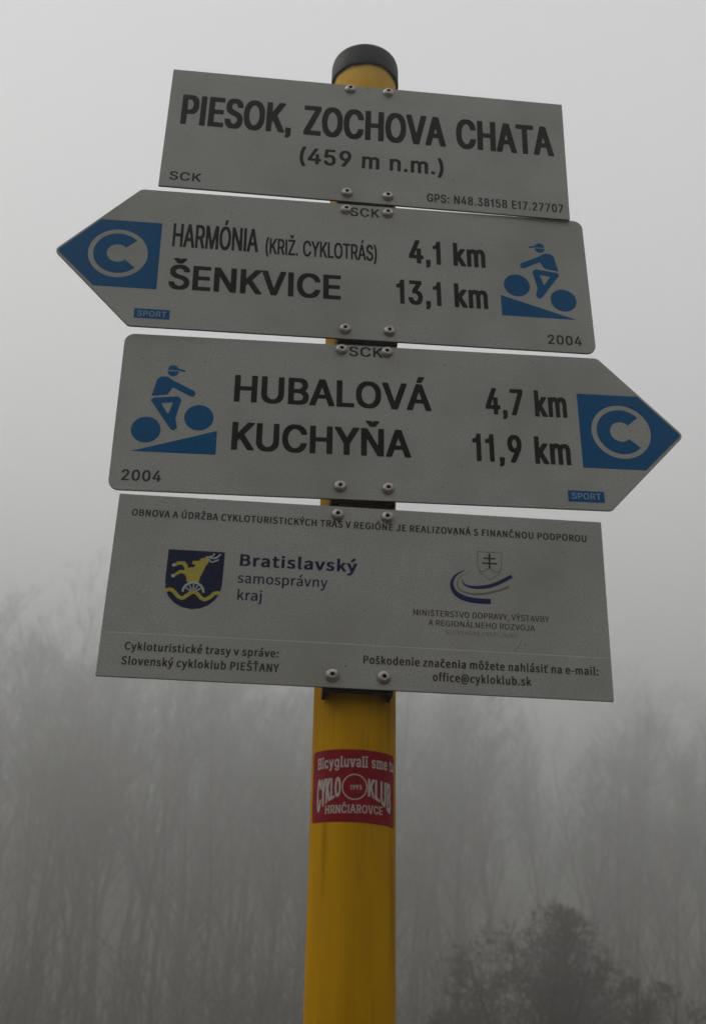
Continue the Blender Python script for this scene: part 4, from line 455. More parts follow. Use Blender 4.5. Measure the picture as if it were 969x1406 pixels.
  'S': (215, '97,-3 103,-5 134,-3 160,6 175,16 188,29 199,60 198,81 193,96 174,117 165,124 144,135 87,157 71,171 66,180 64,195 68,206 77,216 92,224 103,227 129,227 144,221 170,206 175,207 184,216 188,221 188,227 165,242 149,249 118,255 82,250 66,244 50,234 44,227 35,211 30,190 35,164 56,140 87,122 144,98 162,81 165,70 165,55 160,44 155,37 134,26 123,23 97,23 82,27 50,43 40,53 35,51 23,39 21,34 23,29 45,11 71,1'),
  'L': (196, '37,3 43,0 183,0 186,3 186,23 183,26 74,26 71,29 71,247 69,250 43,250 37,247'),
  'O': (268, '126,-3 131,-5 157,-3 178,4 209,25 221,39 235,65 243,91 246,112 246,143 238,180 228,201 218,216 202,232 183,244 157,253 142,253 136,255 110,253 84,244 64,230 53,220 39,201 30,180 22,138 24,91 32,65 46,39 58,25 84,6 110,-3|126,23 100,31 90,37 77,49 62,81 56,112 56,143 67,185 77,201 90,213 105,221 121,227 147,227 162,221 178,213 190,201 201,185 212,143 212,107 204,76 190,49 178,37 157,27 142,23'),
  'V': (208, '84,3 87,0 118,0 125,3 207,247 202,250 175,250 170,242 108,39 103,39 100,44 37,247 35,250 9,250 2,247'),
  'E': (213, '37,3 43,0 188,0 191,3 191,23 188,26 74,26 71,29 71,112 74,117 168,117 170,122 170,143 168,146 74,146 71,148 71,221 74,224 183,224 188,227 188,247 183,250 43,250 37,247'),
  'N': (261, '37,3 43,0 64,0 69,3 69,159 66,164 67,201 64,206 69,203 74,195 93,159 188,3 194,0 220,0 225,3 225,247 220,250 194,250 191,247 191,112 194,107 194,65 196,60 196,49 194,44 159,107 72,247 69,250 43,250 37,247'),
  'K': (233, '37,3 43,0 69,0 71,3 72,81 91,102 93,107 116,129 192,3 199,0 225,0 228,3 138,154 143,164 216,247 215,249 183,250 180,247 74,129 71,133 71,247 69,250 43,250 37,247'),
  'J': (194, '71,-3 87,-5 118,1 129,6 146,23 155,44 157,55 157,247 155,250 129,250 126,247 126,76 120,44 108,30 92,23 71,23 61,27 35,51 14,34 26,18 40,8 56,0'),
  ' ': (81, ''),
  'R': (229, '37,3 43,0 69,0 71,3 71,102 74,107 116,107 180,3 183,0 215,0 217,3 154,107 157,112 162,112 178,120 195,133 207,154 209,164 209,174 212,180 207,206 195,227 178,239 162,245 136,250 43,250 37,247|74,130 71,133 71,221 74,224 131,224 147,221 166,211 175,201 178,190 178,174 175,159 157,141 136,133 121,133 116,130'),
  'P': (229, '37,3 43,0 69,0 71,3 71,96 74,99 121,99 162,107 183,119 204,143 209,159 209,190 207,201 201,216 192,227 178,237 162,244 131,250 43,250 37,247|74,125 71,128 71,221 74,224 131,224 152,218 162,213 169,206 175,195 178,174 175,169 175,159 170,148 161,138 147,130 126,125'),
  'U': (260, '121,-3 126,-5 152,-3 168,1 188,11 206,29 216,49 222,70 225,96 225,247 220,250 199,250 194,247 194,102 191,96 188,65 173,39 162,31 142,23 121,23 105,27 95,32 77,55 69,91 69,247 64,250 37,250 35,247 35,107 37,96 37,76 46,44 58,25 79,8 95,0'),
  'B': (237, '37,3 43,0 136,0 168,6 192,18 208,34 215,44 220,60 220,86 216,96 211,107 199,119 188,126 170,133 190,148 201,164 204,174 204,201 202,211 191,227 178,237 162,244 131,250 43,250 37,247|74,26 71,29 71,117 74,120 131,120 157,115 171,107 185,91 188,76 186,60 178,46 168,36 157,31 136,26|74,143 71,148 71,221 74,224 136,224 147,221 164,211 170,201 173,180 170,169 162,159 136,146 126,146 121,143'),
  'I': (107, '37,3 43,0 69,0 71,3 71,247 69,250 43,250 37,247'),
  'Y': (192, '79,3 84,0 110,0 113,3 114,102 164,195 190,247 188,249 162,250 156,247 102,133 95,126 37,247 32,250 6,250 3,247 79,96'),
 },
 'HS0.85': {
  'S': (206, '76,-1 81,-3 121,-3 143,1 161,10 176,25 184,37 188,50 188,89 186,97 176,114 166,124 139,138 85,156 73,166 68,178 68,187 73,200 85,211 103,217 112,215 124,208 137,196 143,178 184,178 186,183 186,196 176,221 161,237 139,249 130,251 99,253 68,248 50,240 35,225 27,213 23,200 23,166 26,153 36,137 50,126 63,119 112,103 130,94 140,84 145,72 143,63 139,54 126,40 117,36 103,33 90,36 81,40 68,54 63,72 59,74 18,74 16,72 21,42 30,25 38,16 50,7 63,1'),
  'P': (205, '25,3 27,1 68,1 70,3 70,84 72,89 130,89 139,91 152,96 166,104 177,119 184,131 188,149 188,191 176,221 157,240 130,249 27,249 25,247|72,123 70,127 70,213 72,215 94,215 121,210 137,196 143,178 143,157 136,140 126,130 117,126 99,123'),
  'O': (242, '81,3 94,-1 148,-1 161,3 179,13 197,30 203,37 217,67 224,97 224,153 217,183 203,213 197,220 175,240 161,247 148,251 94,251 81,247 63,237 39,213 32,200 21,170 18,157 18,93 26,63 39,37 54,20|112,37 103,40 90,49 75,67 68,84 63,101 61,127 63,149 68,166 75,183 84,196 103,210 117,215 126,215 139,210 152,201 164,187 172,170 179,144 179,106 172,80 164,63 154,50 139,40 126,35 117,35'),
  'R': (207, '25,3 27,1 68,1 70,3 70,93 72,95 99,95 105,93 148,2 193,1 197,3 193,20 155,97 155,101 166,109 176,119 185,136 190,161 188,196 186,204 175,224 161,237 148,245 130,249 27,249 25,247|72,129 70,131 70,213 72,215 99,215 103,213 112,213 130,206 140,191 145,170 141,153 136,144 126,136 108,129'),
  'T': (206, '81,3 85,1 121,1 126,3 126,208 130,213 188,213 193,217 193,247 188,249 18,249 14,247 14,217 18,213 76,213 81,208'),
 },
 'SB0.6': {
  'B': (152, '6,2 9,0 111,0 118,2 130,8 142,21 142,24 134,32 140,55 140,85 138,89 138,97 127,119 116,131 117,134 127,146 134,165 134,199 128,218 130,222 134,222 138,226 131,237 126,242 114,248 107,250 9,250 6,248 5,226 9,222 17,222 19,218 19,32 17,28 9,28 5,24|56,34 54,36 54,108 56,110 79,110 87,108 96,100 104,85 107,66 103,51 99,45 87,36 79,34|56,144 54,146 54,214 56,216 75,216 83,214 91,209 99,195 101,176 97,161 91,152 79,144'),
  'i': (67, '4,2 7,0 58,0 63,2 64,24 62,27 54,28 50,32 50,184 46,188 23,188 17,184 17,32 15,28 7,28 3,24|21,214 30,210 38,210 46,213 54,222 66,223 68,226 68,241 64,248 62,250 50,251 42,257 38,258 27,258 19,251 3,250 -1,241 -1,229 3,223 15,222'),
  'c': (135, '48,0 60,-4 83,-4 91,-1 113,19 118,30 124,49 124,53 118,58 107,62 95,62 90,57 82,38 72,30 64,33 58,38 51,53 46,72 46,114 52,136 61,152 72,157 75,154 85,144 90,129 95,125 103,125 114,129 121,133 122,136 120,152 116,163 108,174 95,186 79,191 64,191 48,187 30,171 19,148 13,125 13,114 11,110 11,76 13,72 13,61 16,49 23,26 34,11'),
  'y': (133, '27,-68 30,-70 38,-70 54,-67 67,-53 75,-34 122,163 126,182 124,187 97,188 92,186 85,163 70,87 66,79 44,178 41,186 38,188 11,188 8,186 7,178 48,7 46,-12 40,-30 34,-34 23,-34 19,-38 15,-61 19,-67'),
  'g': (143, '52,-70 60,-72 83,-72 95,-68 103,-64 112,-55 124,-32 126,-21 126,184 122,188 99,188 91,185 83,189 75,191 60,191 52,189 42,184 30,172 23,161 15,138 13,116 11,112 11,78 19,40 27,24 36,12 48,4 56,2 75,2 83,4 91,8 93,6 93,-10 88,-25 75,-37 68,-38 57,-32 44,-13 32,-13 17,-29 19,-40 26,-51 40,-65|64,38 56,47 50,59 46,74 46,116 52,138 58,150 64,155 72,155 81,150 89,131 93,112 93,78 87,55 81,43 75,38 72,37'),
  'l': (74, '36,0 56,-2 64,0 79,0 83,4 83,15 81,26 72,28 64,34 56,34 52,38 50,45 50,220 52,222 60,222 62,224 64,246 60,250 9,250 3,246 4,224 17,220 17,30 9,28 5,23 7,15 17,2 25,0'),
  'u': (139, '42,2 52,-2 75,-2 87,4 91,0 95,0 118,0 121,2 122,6 122,184 118,188 95,188 89,184 89,74 87,59 81,43 74,36 68,32 61,36 56,43 50,66 50,184 44,188 21,188 17,184 17,51 19,36 25,21 30,13'),
  'v': (133, '36,2 38,0 93,0 99,6 103,24 101,27 93,28 91,36 119,153 124,161 132,161 136,165 140,180 140,184 136,188 81,188 77,184 73,165 85,157 81,146 73,104 68,85 66,81 48,157 50,161 58,162 60,165 56,184 50,188 -1,188 -7,184 -3,165 -1,162 11,160 13,157 30,78 36,59 42,32 30,24'),
  'a': (133, '34,0 46,-4 70,-4 81,2 89,0 113,0 116,4 116,136 114,152 111,163 105,173 89,187 77,191 54,191 38,184 21,167 14,148 13,144 15,139 30,131 42,131 48,136 53,148 58,153 66,157 70,157 79,148 83,129 81,121 73,116 50,111 30,104 17,91 13,79 11,72 11,38 14,26 21,11|58,30 50,35 45,45 44,61 47,68 58,78 81,83 83,79 83,68 77,45 68,34 62,30'),
  ' ': (73, ''),
  's': (126, '40,0 52,-4 75,-4 91,2 104,15 109,23 114,42 114,64 113,76 108,87 91,104 60,116 51,125 48,136 50,144 60,157 68,157 72,154 77,144 79,136 83,133 95,133 107,136 112,140 112,148 104,171 91,184 75,191 56,191 40,187 23,171 17,155 15,144 15,125 17,114 23,98 36,86 72,71 79,61 79,45 72,33 64,30 60,30 52,36 47,45 45,53 40,59 25,57 13,52 11,49 15,30 19,19 34,4'),
  'm': (198, '4,2 9,0 60,0 62,2 64,24 60,28 52,28 50,32 50,123 52,134 58,150 64,155 68,155 72,155 77,150 81,138 81,32 79,28 72,28 68,24 69,2 72,0 126,0 129,2 130,24 126,28 118,28 116,32 116,134 124,150 130,155 134,156 144,146 148,131 148,32 146,28 138,28 134,24 135,2 138,0 189,0 194,2 195,24 193,27 185,28 181,32 181,142 178,157 181,161 185,161 189,165 186,172 173,186 169,189 154,189 150,191 126,191 122,189 64,191 44,189 40,188 5,186 3,184 3,165 5,162 13,161 17,157 17,32 13,28 5,27 3,24'),
  'e': (137, '48,0 60,-4 83,-4 95,0 109,11 122,34 124,42 124,49 118,53 107,57 95,57 91,53 85,38 79,33 72,30 64,33 58,38 50,53 46,68 46,79 48,81 122,81 126,87 126,117 124,133 116,159 103,179 91,187 79,191 60,191 48,188 35,178 23,159 15,136 13,125 13,114 11,110 11,76 13,72 13,61 16,49 23,26 34,11|48,114 46,121 55,144 64,154 68,157 72,157 81,148 87,136 91,117 87,114'),
  't': (85, '25,2 30,0 42,0 46,-2 70,-2 89,0 93,6 91,24 89,27 81,28 73,32 62,32 58,34 54,43 54,153 58,155 73,155 81,161 89,162 91,165 91,184 85,188 70,188 54,191 54,229 50,233 23,232 21,229 21,191 19,189 11,189 7,188 -5,188 -11,184 -11,165 -9,162 -1,161 7,155 19,155 21,153 21,32 19,28 15,28 11,24 11,21 14,13'),
 },
 'SB0.7': {
  'H': (196, '10,2 15,0 70,0 72,2 73,24 70,28 62,28 60,32 60,108 62,110 132,110 136,108 136,32 132,28 124,27 122,24 123,2 128,0 183,0 185,2 187,24 183,28 175,28 173,32 173,218 175,222 183,222 187,226 187,244 183,250 128,250 123,248 122,226 124,223 132,222 136,218 136,150 132,146 62,146 60,150 60,218 62,222 70,222 73,226 72,248 70,250 15,250 10,248 9,226 11,223 19,222 23,218 23,32 19,28 11,27 9,24'),
  'R': (172, '10,2 15,0 70,0 72,2 73,24 70,28 62,28 60,32 60,93 62,95 85,95 87,93 110,36 111,32 109,28 105,28 101,24 110,2 113,0 171,0 176,2 176,9 170,24 167,27 155,30 152,36 126,100 142,116 150,127 157,153 157,188 154,207 149,218 155,226 154,229 142,241 128,248 120,250 15,250 10,248 9,226 11,223 19,222 23,218 23,32 19,28 11,27 9,24|62,129 60,131 60,214 62,216 89,216 97,214 109,208 116,195 120,176 120,165 116,150 109,137 97,131 89,129'),
  'N': (198, '10,2 15,0 70,0 73,6 73,24 70,28 62,28 60,32 60,157 62,161 120,32 120,28 113,27 111,24 120,3 124,0 187,0 189,2 191,24 187,28 179,28 177,32 177,218 179,222 187,222 191,226 191,244 187,250 128,250 124,244 124,226 128,222 136,222 138,218 138,97 136,91 77,218 77,222 85,223 87,226 77,247 73,250 15,250 10,248 9,226 11,223 19,222 23,218 23,32 19,28 11,27 9,24'),
  'Č': (193, '87,-2 91,-4 111,-4 126,0 142,0 161,12 170,21 171,24 165,28 164,32 175,55 179,70 177,83 146,83 141,78 138,66 127,47 118,40 107,34 95,34 79,42 66,59 58,78 54,97 52,134 54,153 58,172 66,191 74,203 83,210 95,216 107,216 114,213 122,208 130,199 138,184 141,172 146,167 173,167 178,169 179,180 175,195 164,218 165,222 171,226 170,229 157,242 142,250 126,250 111,254 91,254 87,252 56,248 40,238 31,229 30,226 36,222 38,218 29,203 19,172 17,150 15,146 15,104 17,100 17,89 23,62 29,47 38,32 36,28 30,24 31,21 40,12 56,2|85,271 87,269 114,269 117,271 143,309 146,317 144,320 142,322 111,322 103,309 99,307 94,317 87,322 60,322 57,320 56,317 58,309'),
  'I': (85, '12,2 17,0 72,0 75,6 75,24 72,28 64,28 62,32 62,218 64,222 72,222 75,226 75,244 72,250 17,250 12,248 11,226 13,223 21,222 25,218 25,32 21,28 13,27 11,24'),
  'A': (183, '-6,2 -1,0 58,0 66,24 62,28 58,28 54,32 54,36 62,66 66,68 116,68 120,66 129,32 128,28 120,27 118,24 124,0 183,0 188,2 189,9 185,24 179,28 171,28 169,32 126,191 120,214 120,222 128,223 130,226 130,233 124,250 62,250 57,248 52,226 54,223 62,222 63,218 58,203 16,40 11,28 3,28 -2,24 -6,9|73,102 72,104 89,176 93,176 111,104 109,102'),
  'O': (201, '83,-2 91,-4 111,-4 122,-2 146,11 163,28 173,47 181,70 185,89 187,108 187,142 185,161 181,180 171,207 163,222 146,239 122,252 111,254 91,254 79,252 56,239 45,229 39,222 27,199 19,172 17,150 15,146 15,104 17,100 17,89 23,62 29,47 39,28 56,11 68,3 79,-2|91,36 79,42 74,47 66,59 60,74 54,97 52,134 54,153 58,172 66,191 79,208 95,216 107,216 118,210 127,203 135,191 142,176 148,153 150,116 148,97 143,78 135,59 127,47 118,40 107,34 95,34'),
  'V': (183, '59,2 62,0 120,0 126,2 132,24 120,32 123,43 169,218 171,222 179,222 185,226 189,241 187,250 128,250 123,248 118,226 120,223 128,222 130,218 111,146 93,70 93,74 89,78 54,214 54,222 62,223 64,226 64,233 59,248 54,250 -1,250 -6,248 -7,244 -2,226 3,222 11,222 16,210 53,70 56,62 64,32 62,28 54,27 52,24 54,13'),
  'C': (193, '87,-2 91,-4 111,-4 122,-2 146,11 163,28 175,55 179,70 177,83 146,83 141,78 138,66 127,47 118,40 107,34 95,34 83,40 74,47 66,59 60,74 54,97 52,116 54,153 58,172 66,191 79,208 95,216 107,216 114,213 127,203 138,184 141,172 146,167 173,167 178,169 179,180 175,195 163,222 138,246 122,252 111,254 91,254 87,252 79,252 56,239 45,229 32,210 23,188 17,161 17,150 15,146 15,104 17,100 17,89 23,62 29,47 39,28 56,11 79,-2'),
  'E': (162, '10,2 15,0 155,0 158,2 159,24 155,28 148,28 144,33 62,34 60,36 60,108 62,110 136,110 140,116 140,138 136,144 62,144 60,146 60,214 62,216 144,217 148,222 155,222 159,226 159,244 155,250 15,250 10,248 9,226 11,223 19,222 23,218 23,32 19,28 11,27 9,24'),
 },
 'SK0.8': {
  'C': (218, '96,-1 104,-3 155,-3 174,1 198,13 211,25 223,44 230,63 233,78 229,84 162,83 157,67 148,52 139,43 131,39 127,39 113,48 106,56 95,78 88,108 88,142 91,157 95,172 102,187 113,202 119,207 127,211 131,211 139,207 148,198 153,191 162,167 229,166 231,168 233,176 226,198 211,225 198,237 174,249 155,253 104,253 84,249 73,245 61,237 44,221 36,210 24,183 16,142 16,108 24,67 36,40 44,29 61,13 73,5 84,1'),
  'Y': (203, '81,3 86,1 149,1 151,3 153,7 153,101 224,240 225,243 223,248 153,249 147,243 118,183 114,187 82,248 12,249 9,247 8,243 11,236 80,101'),
  'K': (201, '24,3 30,1 92,1 95,3 96,7 96,82 100,82 105,74 142,10 151,1 217,1 222,3 223,7 217,18 165,104 160,116 149,131 145,142 172,176 173,179 183,191 185,194 195,206 196,210 207,221 208,225 218,236 223,243 221,248 147,249 134,236 132,232 122,221 121,217 100,191 96,191 96,243 95,247 92,249 30,249 24,247'),
  'L': (172, '24,3 30,1 186,1 190,7 190,29 186,35 100,35 96,37 96,243 92,249 30,249 24,247'),
  'O': (227, '96,-1 104,-3 155,-3 174,1 190,9 211,25 221,40 235,71 241,101 241,149 239,153 235,179 221,210 211,225 190,241 174,249 155,253 104,253 84,249 73,245 61,237 44,221 36,210 24,183 16,142 16,108 24,67 36,40 44,29 61,13 73,5 84,1|123,40 113,48 106,56 95,78 88,108 88,142 95,172 102,187 113,202 127,211 131,211 143,203 156,187 164,168 168,149 170,119 168,116 168,101 164,82 156,63 143,47 131,39 127,39'),
 },
 'SK1.05': {
  'K': (258, '33,3 35,1 106,1 111,3 112,82 121,92 134,78 170,33 171,29 181,18 183,14 196,1 274,1 276,3 278,7 276,10 179,134 175,142 275,240 278,243 276,247 274,249 192,249 114,173 112,176 112,243 110,248 35,249 33,247 32,243 32,7'),
  'L': (220, '33,3 35,1 227,1 232,3 233,29 231,34 114,35 112,37 112,243 110,248 35,249 32,243 32,7'),
  'U': (284, '102,1 121,-3 196,-3 200,-1 207,-1 239,11 250,19 267,35 278,54 284,76 284,245 282,248 278,249 207,249 203,245 203,87 201,76 196,61 184,47 164,37 157,35 133,45 124,54 114,72 112,80 112,245 106,249 35,249 32,245 32,72 34,61 45,39 67,17 82,7'),
  'B': (253, '33,3 35,1 188,1 223,9 231,13 246,25 256,37 260,48 262,56 262,86 258,97 252,108 239,121 221,131 231,137 244,149 250,161 252,168 252,194 250,202 245,213 233,228 215,241 203,245 184,249 35,249 33,247 32,243 32,7|114,35 112,37 112,108 114,110 141,110 157,106 168,99 177,89 184,74 182,59 175,48 160,39 133,35|114,144 112,146 112,213 114,215 145,213 160,207 168,198 174,183 173,176 167,161 157,151 145,146 137,144'),
 },
 'SB0.65': {
  '1': (119, '38,2 40,0 95,0 99,6 99,24 95,28 87,28 85,32 85,157 87,161 95,161 99,165 99,184 95,189 87,189 85,191 85,244 83,250 56,250 49,218 36,205 21,203 17,200 15,191 13,189 5,189 1,184 1,176 5,171 32,171 36,169 36,165 40,161 48,161 50,157 50,32 48,28 40,28 36,24'),
  '9': (163, '32,2 34,0 89,0 94,2 103,21 103,24 97,28 95,32 130,112 140,146 140,157 144,161 152,161 155,165 155,176 153,188 140,191 134,214 126,229 116,242 105,250 93,253 70,253 58,250 46,242 33,226 25,207 23,191 11,189 7,180 7,165 11,161 19,161 23,157 25,138 29,127 37,112 50,99 58,95 66,93 81,93 79,81 55,32 50,28 42,28 38,24 30,9|77,126 64,138 58,157 62,161 70,162 72,165 71,188 62,189 60,191 62,199 70,212 73,215 81,218 89,215 94,210 101,199 103,191 101,189 92,188 91,165 93,162 101,161 105,157 102,146 96,134 85,126'),
  '3': (163, '64,-2 68,-4 87,-4 103,0 118,0 126,4 142,21 142,24 135,32 142,55 142,89 140,100 134,116 124,131 107,143 95,146 93,150 99,159 103,161 111,161 114,164 125,180 126,184 125,188 118,191 136,222 136,244 134,250 29,250 23,248 23,222 25,217 87,216 90,214 75,190 64,189 61,188 48,165 52,161 56,161 57,157 52,150 53,119 56,117 75,117 83,116 90,112 100,100 105,89 107,78 107,66 103,51 95,40 87,34 75,32 64,38 58,43 54,55 52,66 48,70 21,70 15,66 17,47 23,32 21,28 15,24 15,21 29,7 40,0 56,0'),
 },
}
LINES = [
 (1, 'PIESOK, ZOCHOVA CHATA', 'H0.55', -186.27, 3.71, 0.14539, 0.15295),
 (1, '(459 m n.m.)', 'HW0.75', -68.83, -32.53, 0.08392, 0.0799),
 (1, 'SCK', 'HS0.95', -188.14, -66.12, 0.0431, 0.0408),
 (1, 'GPS: N48.38158 E17.27707', 'HS0.6', 57.62, -66.83, 0.04184, 0.0408),
 (2, 'HARMÓNIA', 'HN0.4', -180.27, 12.2, 0.10658, 0.1072),
 (2, '(KRIŽ. CYKLOTRÁS)', 'HN0.45', -95.61, 11.29, 0.0719, 0.07261),
 (2, 'ŠENKVICE', 'H0.85', -181.13, -34.4, 0.10626, 0.1072),
 (2, 'SCK', 'HS0.9', -16.42, 62.19, 0.04214, 0.0408),
 (2, '4,1 km', 'HK0.55', 37.99, 12.2, 0.11223, 0.1072),
 (2, '13,1 km', 'HK0.6', 25.04, -34.4, 0.10637, 0.1072),
 (2, '2004', 'HS0.8', 164.39, -68.24, 0.04269, 0.0408),
 (3, 'HUBALOVÁ', 'H0.85', -114.84, 12.2, 0.10533, 0.1072),
 (3, 'KUCHYŇA', 'H0.8', -114.6, -34.4, 0.11022, 0.1072),
 (3, '4,7 km', 'HK0.55', 105.82, 12.2, 0.10582, 0.1072),
 (3, '11,9 km', 'HK0.6', 92.11, -34.4, 0.10688, 0.1072),
 (3, '2004', 'HS0.8', -200.91, -67.4, 0.04339, 0.0408),
 (3, 'SCK', 'HS0.95', -14.25, 64.41, 0.04335, 0.0408),
 (4, 'OBNOVA A ÚDRŽBA CYKLOTURISTICKÝCH TRÁS V REGIÓNE JE REALIZOVANÁ S FINANČNOU PODPOROU', 'NB0.8', -188.54, 57.57, 0.02503, 0.0244),
 (4, 'Bratislavský', 'NX1', -99.44, 19.13, 0.04201, 0.0405),
 (4, 'samosprávny', 'NR0.95', -99.06, 4.58, 0.03364, 0.03412),
 (4, 'kraj', 'NR0.85', -98.88, -9.81, 0.03806, 0.03457),
 (4, 'Cykloturistické trasy v správe:', 'NB0.8', -180.95, -55.2, 0.02626, 0.02544),
 (4, 'Slovenský cykloklub PIEŠŤANY', 'NB0.8', -182.09, -66.9, 0.0264, 0.02603),
 (4, 'Poškodenie značenia môžete nahlásiť na e-mail:', 'NB0.75', 2.56, -56.45, 0.02739, 0.02665),
 (4, 'office@cykloklub.sk', 'NB0.75', 57.24, -67.53, 0.02714, 0.02648),
 (4, 'MINISTERSTVO DOPRAVY, VÝSTAVBY', 'NR0.9', 41.47, -14.55, 0.02004, 0.02015),
 (4, 'A REGIONÁLNEHO ROZVOJA', 'NR0.95', 54.19, -22.42, 0.01915, 0.01907),
 (4, 'SLOVENSKEJ REPUBLIKY', 'NF1.05', 67.62, -28.94, 0.01399, 0.01421),
 (2, 'SPORT', 'HS0.85', -204.39, -65.4, 0.02462, 0.024),
 (3, 'SPORT', 'HS0.85', 176.61, -66.4, 0.02462, 0.024),
 (5, 'Bicygluvali sme tu', 'SB0.6', -35.17, -56.8, 0.03463, 0.0336),
 (5, 'HRNČIAROVCE', 'SB0.7', -25.72, -90.7, 0.02437, 0.024),
 (6, 'CYKLO', 'SK0.8', -0.02, 0, 0.00098, 0.001),
 (7, 'KLUB', 'SK1.05', -0.03, 0, 0.00101, 0.001),
 (5, '1993', 'SB0.65', -5.42, -73.6, 0.01504, 0.0144),
]

# ================================================================== materials
M_PLATE = noise_mat('sign_sheet_grey', (0.262, 0.262, 0.248), (0.395, 0.395, 0.375), 900, 0.55, detail=2, bump=0.25, scale2=11, c3=(0.255, 0.255, 0.228), lo2=0.46, hi2=0.78)
M_EDGE = noise_mat('shade_darkened_edge_metal', (0.05, 0.05, 0.05), (0.10, 0.10, 0.095), 300, 0.6, metal=0.3)  # edge metal darkened: the plates' underside shadow is put into its colour
M_INK = noise_mat('black_print', (0.010, 0.009, 0.009), (0.020, 0.019, 0.020), 500, 0.7, spec=0.08)
M_INK2 = noise_mat('worn_black_print', (0.022, 0.021, 0.022), (0.050, 0.048, 0.048), 700, 0.7, spec=0.08)
M_BLUE = noise_mat('blue_print', (0.005, 0.086, 0.225), (0.008, 0.105, 0.265), 400, 0.8, spec=0.03)
M_NAVY = noise_mat('navy_print', (0.010, 0.016, 0.045), (0.015, 0.022, 0.06), 400, 0.7, spec=0.08)
M_SWOOSH = noise_mat('violet_blue_print', (0.012, 0.022, 0.085), (0.018, 0.03, 0.11), 400, 0.7, spec=0.08)
M_GREYINK = noise_mat('grey_print', (0.11, 0.115, 0.11), (0.15, 0.155, 0.145), 400, 0.5)
M_FAINT = noise_mat('faded_print', (0.12, 0.12, 0.12), (0.16, 0.16, 0.155), 400, 0.5)
M_LINE = noise_mat('pale_line_print', (0.50, 0.50, 0.48), (0.55, 0.55, 0.53), 400, 0.5)
M_GOLD = noise_mat('gold_print', (0.36, 0.30, 0.02), (0.44, 0.36, 0.03), 400, 0.5)
M_WHITE = noise_mat('pale_print', (0.36, 0.39, 0.42), (0.44, 0.46, 0.49), 400, 0.5)
M_LBLUE = noise_mat('dull_light_blue_print', (0.16, 0.25, 0.36), (0.19, 0.28, 0.40), 400, 0.5)
M_BRACKET = noise_mat('dark_bracket_steel', (0.008, 0.007, 0.006), (0.016, 0.013, 0.012), 120, 0.8, spec=0.2)
M_BOLT = noise_mat('bolt_steel', (0.30, 0.28, 0.25), (0.52, 0.49, 0.45), 340, 0.38, metal=0.75)
M_SOCKET = mat('bolt_socket_dark', (0.015, 0.013, 0.012), 0.8)
M_POLE = noise_mat('yellow_pole_paint', (0.415, 0.205, 0.0004), (0.52, 0.275, 0.0008), 45, 0.55, spec=0.03, stretch=(1, 1, 0.12), bump=0.15,
                   scale2=70, c3=(0.22, 0.10, 0.004), lo2=0.56, hi2=0.78, stretch2=(1, 1, 0.08))
def weather_top(m):
    """paint bleached on the exposed last hand's breadth under the cap"""
    n = m.node_tree; b = n.nodes['Principled BSDF']
    src = b.inputs['Base Color'].links[0].from_socket
    t = n.nodes.new('ShaderNodeTexCoord'); s = n.nodes.new('ShaderNodeSeparateXYZ')
    n.links.new(t.outputs['Object'], s.inputs[0])
    no = n.nodes.new('ShaderNodeTexNoise'); no.inputs['Scale'].default_value = 60
    n.links.new(t.outputs['Object'], no.inputs['Vector'])
    ad = n.nodes.new('ShaderNodeMath'); ad.operation = 'MULTIPLY_ADD'; ad.inputs[1].default_value = 0.03
    n.links.new(no.outputs[0], ad.inputs[0]); n.links.new(s.outputs['Z'], ad.inputs[2])
    r = n.nodes.new('ShaderNodeMapRange'); r.inputs['From Min'].default_value = 2.46; r.inputs['From Max'].default_value = 2.53
    n.links.new(ad.outputs[0], r.inputs[0])
    x = n.nodes.new('ShaderNodeMix'); x.data_type = 'RGBA'
    n.links.new(r.outputs[0], x.inputs['Factor']); n.links.new(src, x.inputs[6]); x.inputs[7].default_value = (0.62, 0.41, 0.10, 1)
    n.links.new(x.outputs[2], b.inputs['Base Color'])
weather_top(M_POLE)
M_CAP = noise_mat('black_plastic_cap', (0.012, 0.012, 0.014), (0.022, 0.022, 0.025), 60, 0.6, spec=0.25)
M_RED = noise_mat('red_sticker_vinyl', (0.19, 0.003, 0.010), (0.24, 0.005, 0.015), 200, 0.5, spec=0.10)
M_STKW = noise_mat('sticker_pale_print', (0.34, 0.30, 0.27), (0.44, 0.40, 0.36), 500, 0.5)
M_BARK = noise_mat('bark', (0.045, 0.038, 0.030), (0.10, 0.088, 0.072), 6, 0.9, stretch=(1, 1, 0.3))
M_TWIG = noise_mat('twigs', (0.045, 0.036, 0.028), (0.075, 0.062, 0.050), 3, 0.9)
M_DARKTWIG = noise_mat('dark_twigs', (0.022, 0.020, 0.014), (0.045, 0.040, 0.028), 3, 0.9)
M_LEAF = noise_mat('withered_leaf', (0.12, 0.07, 0.025), (0.19, 0.12, 0.05), 3, 0.8)
M_GROUND = noise_mat('wet_winter_grass', (0.035, 0.034, 0.015), (0.075, 0.062, 0.032), 0.8, 0.9, detail=10, scale2=6,
                     c3=(0.05, 0.032, 0.018), lo2=0.45, hi2=0.6)

# ================================================================== ground
def build_ground():
    n = 96
    half = 240.0
    def ax(i):
        t = i / n * 2 - 1
        return math.copysign(abs(t) ** 2.2, t) * half
    vs = []
    for j in range(n + 1):
        for i in range(n + 1):
            x, y = ax(i), ax(j)
            d = math.hypot(x, y)
            z = (0.10 * math.sin(x * 0.31 + 1) * math.sin(y * 0.27) + 0.05 * math.sin(x * 0.9) * math.cos(y * 0.83)) * min(1, d / 6)
            vs.append((x, y, z))
    fs = [(j * (n + 1) + i, j * (n + 1) + i + 1, (j + 1) * (n + 1) + i + 1, (j + 1) * (n + 1) + i) for j in range(n) for i in range(n)]
    o = mesh_obj('ground', vs, fs, M_GROUND, smooth=True)
    tag(o, kind='structure')
build_ground()

